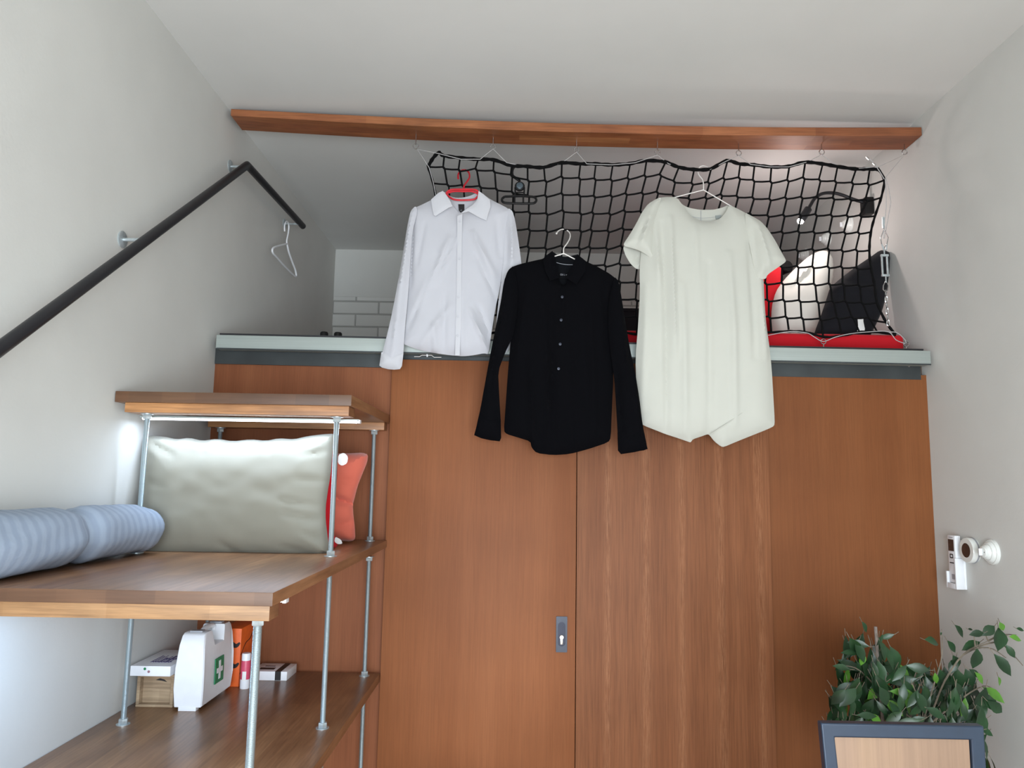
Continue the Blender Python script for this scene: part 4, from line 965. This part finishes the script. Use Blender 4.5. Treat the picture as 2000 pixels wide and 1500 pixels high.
# ================================================================ CHAIR
CY_ = 1.73
t = thing('bar_chair', 'blue grey metal framed chair with a pale wood back in the foreground', 'chair', (1.0, CY_, 0))
tl, tr = atY(1604, 1415, CY_), atY(1922, 1416, CY_)
bl_, br_ = atY(1616, 1500, CY_), atY(1927, 1500, CY_)
zt = (tl.z+tr.z)/2; zb = zt-.36
def xl(z): return tl.x+(bl_.x-tl.x)*(tl.z-z)/(tl.z-bl_.z)*.6
def xr(z): return tr.x
fw_ = .029
def slab(pts, y0, y1, bev=.003):
    return MB().prism([(x, y0, z) for x, z in pts], (0, y1-y0, 0), 0, bev)
ofr = [(xl(zt), 0, zt), (xr(zt), 0, zt), (xr(zb), 0, zb), (xl(zb), 0, zb)]
ifr = [(xl(zt)+fw_, 0, zt-fw_), (xr(zt)-fw_, 0, zt-fw_), (xr(zb)-fw_, 0, zb+fw_), (xl(zb)+fw_, 0, zb+fw_)]
cf_ = MB(); ring_plate(cf_, ofr, ifr, CY_, CY_+.024); cfo = cf_.build('back_frame', 'bluesteel', t)
bv = cfo.modifiers.new('bevel', 'BEVEL'); bv.width = .003; bv.segments = 2
e = .0015
slab([(xl(zt)+fw_+e, zt-fw_-e), (xr(zt)-fw_-e, zt-fw_-e), (xr(zb)-fw_-e, zb+fw_+e), (xl(zb)+fw_+e, zb+fw_+e)], CY_+.007, CY_+.019, .001).build('back_panel', 'chairwood', t)
MB().box((xl(zb)-.01, CY_+.0, .63), (xr(zb)+.01, CY_+.40, .665), .008).build('seat', 'chairwood', t)
for x in (xl(zb), xr(zb)-.028):
    MB().box((x, CY_+.002, 0), (x+.028, CY_+.028, zb), .003).build('leg', 'bluesteel', t)
    MB().box((x, CY_+.37, 0), (x+.028, CY_+.396, .63), .003).build('leg', 'bluesteel', t)
    MB().box((x+.004, CY_+.03, .22), (x+.024, CY_+.37, .24), .003).build('stretcher', 'bluesteel', t)
MB().lathe([(.004, 0), (.004, .006)], (xr(zt), CY_+.015, zt-.055), (1, 0, 0), 10).build('screw', 'blackmetal', t)

# ================================================================ FICUS
t = thing('potted_plant', 'dark green weeping fig in front of the right wooden panel', 'plant', (1.38, 2.72, 0))
PX, PY = 1.38, 2.72
MB().lathe([(.12, 0), (.125, .01), (.16, .30), (.168, .31), (.168, .33), (.152, .33), (.150, .30), (.01, .295)], (PX, PY, 0), seg=36).build('pot', 'pot', t)
MB().lathe([(.148, .296), (.148, .305), (.01, .31)], (PX, PY, 0), seg=30).build('soil', 'soil', t)
rnd = random.Random(11)
lm, bmh = MB(), MB()
def leaf(tip_base, d, L, nrm, mi, wd=.40):
    """one pointed leaf: base point, direction, length, face normal"""
    d = d.normalized(); s = d.cross(nrm).normalized(); n2 = s.cross(d).normalized()
    prof = [(0, .0), (.12, .28), (.32, .82), (.5, 1), (.68, .85), (.84, .45), (.94, .14), (1.0, .0)]
    W = L*wd*.5; vs = []; fs = []
    for tt, ww in prof:
        c = tip_base+d*(L*tt)-n2*(L*.22*tt*tt)
        vs += [c+s*W*ww+n2*W*ww*.28, c, c-s*W*ww+n2*W*ww*.28]
    for i in range(len(prof)-1):
        fs += [(3*i, 3*i+1, 3*i+4, 3*i+3), (3*i+1, 3*i+2, 3*i+5, 3*i+4)]
    lm.add(vs, fs, mi, True)
    lm.tube([tip_base-d*(L*.22)+Vector((0, 0, .004)), tip_base, tip_base+d*.004], .0011, 4, mi=2)
view = Vector((0, -1, 0))
def px_leaf(u, v, ang, Lpx, Y, mi=0, wd=.42, tilt=None):
    c = atY(u, v, Y); L = Lpx*Y/F
    a = R_(ang); d = Vector((math.cos(a), rnd.uniform(-.35, .25), -math.sin(a)))
    nrm = Vector((rnd.uniform(-.5, .5), -1, rnd.uniform(.0, .9))).normalized() if tilt is None else tilt
    leaf(c-d.normalized()*L*.5, d, L, nrm, mi, wd); return c
# (pixel centre, direction of the tip in degrees clockwise from right, length, young?)
R1 = [(1875, 1232, 50, 30, 0, .5), (1909, 1237, 175, 28, 0, .5), (1932, 1231, 150, 32, 0, .6), (1957, 1224, 60, 22, 1, .5), (1953, 1248, 95, 44, 0, .75), (1899, 1260, 165, 42, 0, .45), (1907, 1287, 95, 42, 0, .6), (1960, 1298, 55, 48, 0, .45), (1974, 1272, 60, 30, 0, .45), (1984, 1246, 10, 26, 1, .5), (1993, 1229, 10, 18, 0, .4), (1860, 1263, 50, 32, 0, .4), (1822, 1252, 10, 40, 0, .45), (1871, 1328, 85, 44, 0, .65), (1894, 1324, 70, 36, 0, .6), (1914, 1324, 50, 28, 1, .5), (1953, 1331, 65, 24, 1, .35), (1846, 1327, 20, 36, 0, .5), (1868, 1294, 60, 36, 0, .5), (1918, 1366, 110, 50, 0, .55), (1943, 1356, 30, 46, 1, .45), (1946, 1382, 35, 46, 0, .45), (1886, 1394, 45, 50, 0, .4), (1840, 1363, 60, 40, 0, .4), (1928, 1429, 30, 28, 0, .4), (1855, 1385, 80, 46, 0, .4), (1900, 1350, 200, 40, 0, .45), (1880, 1360, 110, 46, 0, .5), (1862, 1300, 120, 34, 0, .5), (1838, 1237, 100, 8, 0, .4), (1895, 1229, 0, 10, 0, .5), (1935, 1372, 60, 42, 0, .5), (1915, 1395, 70, 44, 0, .45), (1905, 1315, 30, 30, 0, .4)]
for (u, v, a, L, y_, wd) in R1:
    px_leaf(u, v, a, L, 2.66 if u > 1900 else 2.72, y_, wd)
L1 = [(1690, 1225, 55, 30, 0, .35), (1733, 1243, 160, 30, 0, .35), (1677, 1258, 190, 40, 0, .4), (1662, 1274, 190, 36, 0, .35), (1737, 1280, 60, 56, 0, .35), (1685, 1288, 100, 26, 1, .5), (1720, 1250, 120, 26, 0, .35), (1645, 1303, 195, 32, 0, .4), (1795, 1305, 190, 42, 0, .45), (1828, 1325, 80, 24, 1, .4), (1780, 1346, 100, 22, 1, .4)]
for (u, v, a, L, y_, wd) in L1: px_leaf(u, v, a, L, 2.66, y_, wd)
import bisect
hull = [(1636, 1300), (1655, 1258), (1700, 1250), (1740, 1270), (1770, 1308), (1800, 1300), (1850, 1320), (1890, 1345), (1920, 1370), (1930, 1420), (1905, 1460), (1640, 1470), (1622, 1440), (1625, 1390), (1640, 1355)]
hp_ = np.array(hull, float)
cnt = 0
while cnt < 380:
    u, v = rnd.uniform(1620, 1935), rnd.uniform(1255, 1480)
    if not inside(np.array([[u, v]]), hull)[0]: continue
    if v < 1340 and rnd.random() < .35: continue
    Y = rnd.uniform(2.58, 2.95); 
    a = rnd.gauss(95, 38); px_leaf(u, v, a, rnd.uniform(32, 52), Y, 1 if rnd.random() < .08 else 0, rnd.uniform(.32, .5)); cnt += 1
# lower crown, hidden behind the chair from the photo's viewpoint
for k in range(70):
    an = rnd.uniform(0, 2*math.pi); r = rnd.uniform(.05, .24); z = rnd.uniform(.62, .85)
    b = Vector((min(PX+r*math.cos(an), XR-.1), PY+r*math.sin(an), z)); leaf(b, Vector((math.cos(an)*.4, math.sin(an)*.4, -1)), .075, Vector((math.cos(an), math.sin(an), .6)), 0)
lm.build('foliage', ['leaf', 'leaf2', 'bark'], t)
# trunk and branches
top = Vector((PX, PY, .95))
bmh.tube(spline([(PX, PY, .29), (PX+.01, PY+.01, .5), (PX-.005, PY, .75), tuple(top)], 4), [.012, .0118, .0115, .011, .0105, .0105, .010, .010, .0095, .009, .009, .0085, .008][:13], 10)
for pts in ([(1800, 1420), (1760, 1350), (1715, 1290), (1695, 1240)], [(1800, 1420), (1730, 1360), (1680, 1310), (1650, 1300)], [(1810, 1420), (1845, 1330), (1880, 1280), (1905, 1263), (1930, 1252)], [(1845, 1330), (1882, 1278), (1930, 1265), (1965, 1285)],
            [(1882, 1278), (1915, 1262), (1950, 1255), (1975, 1275), (1998, 1300)], [(1930, 1252), (1955, 1240), (1985, 1240)], [(1810, 1420), (1870, 1370), (1920, 1340), (1945, 1350)], [(1800, 1420), (1820, 1350), (1838, 1290), (1840, 1240)], [(1800, 1430), (1775, 1370), (1790, 1310)], [(1905, 1263), (1902, 1240)], [(1930, 1252), (1925, 1240)]):
    P = spline([atY(u, v, 2.70) for u, v in pts], 4); n_ = len(P); MB().tube(P, [.0035-.0022*i/(n_-1) for i in range(n_)], 6).build('branch', 'bark', t)
q = atY(1800, 1420, 2.70); bmh.tube([top, q], .005, 8)
bmh.build('trunk', 'bark', t)
s0 = atY(1710, 1224, 2.76)
MB().tube([(s0.x+.03, 2.76, .3), (s0.x+.003, 2.76, 1.0), tuple(s0)], .0055, 8).build('stake', 'stake', t)
for o in list(bpy.data.objects):
    if o.type == 'EMPTY' and not o.children: print('EMPTY THING', o.name)
print('objects', len(bpy.data.objects))
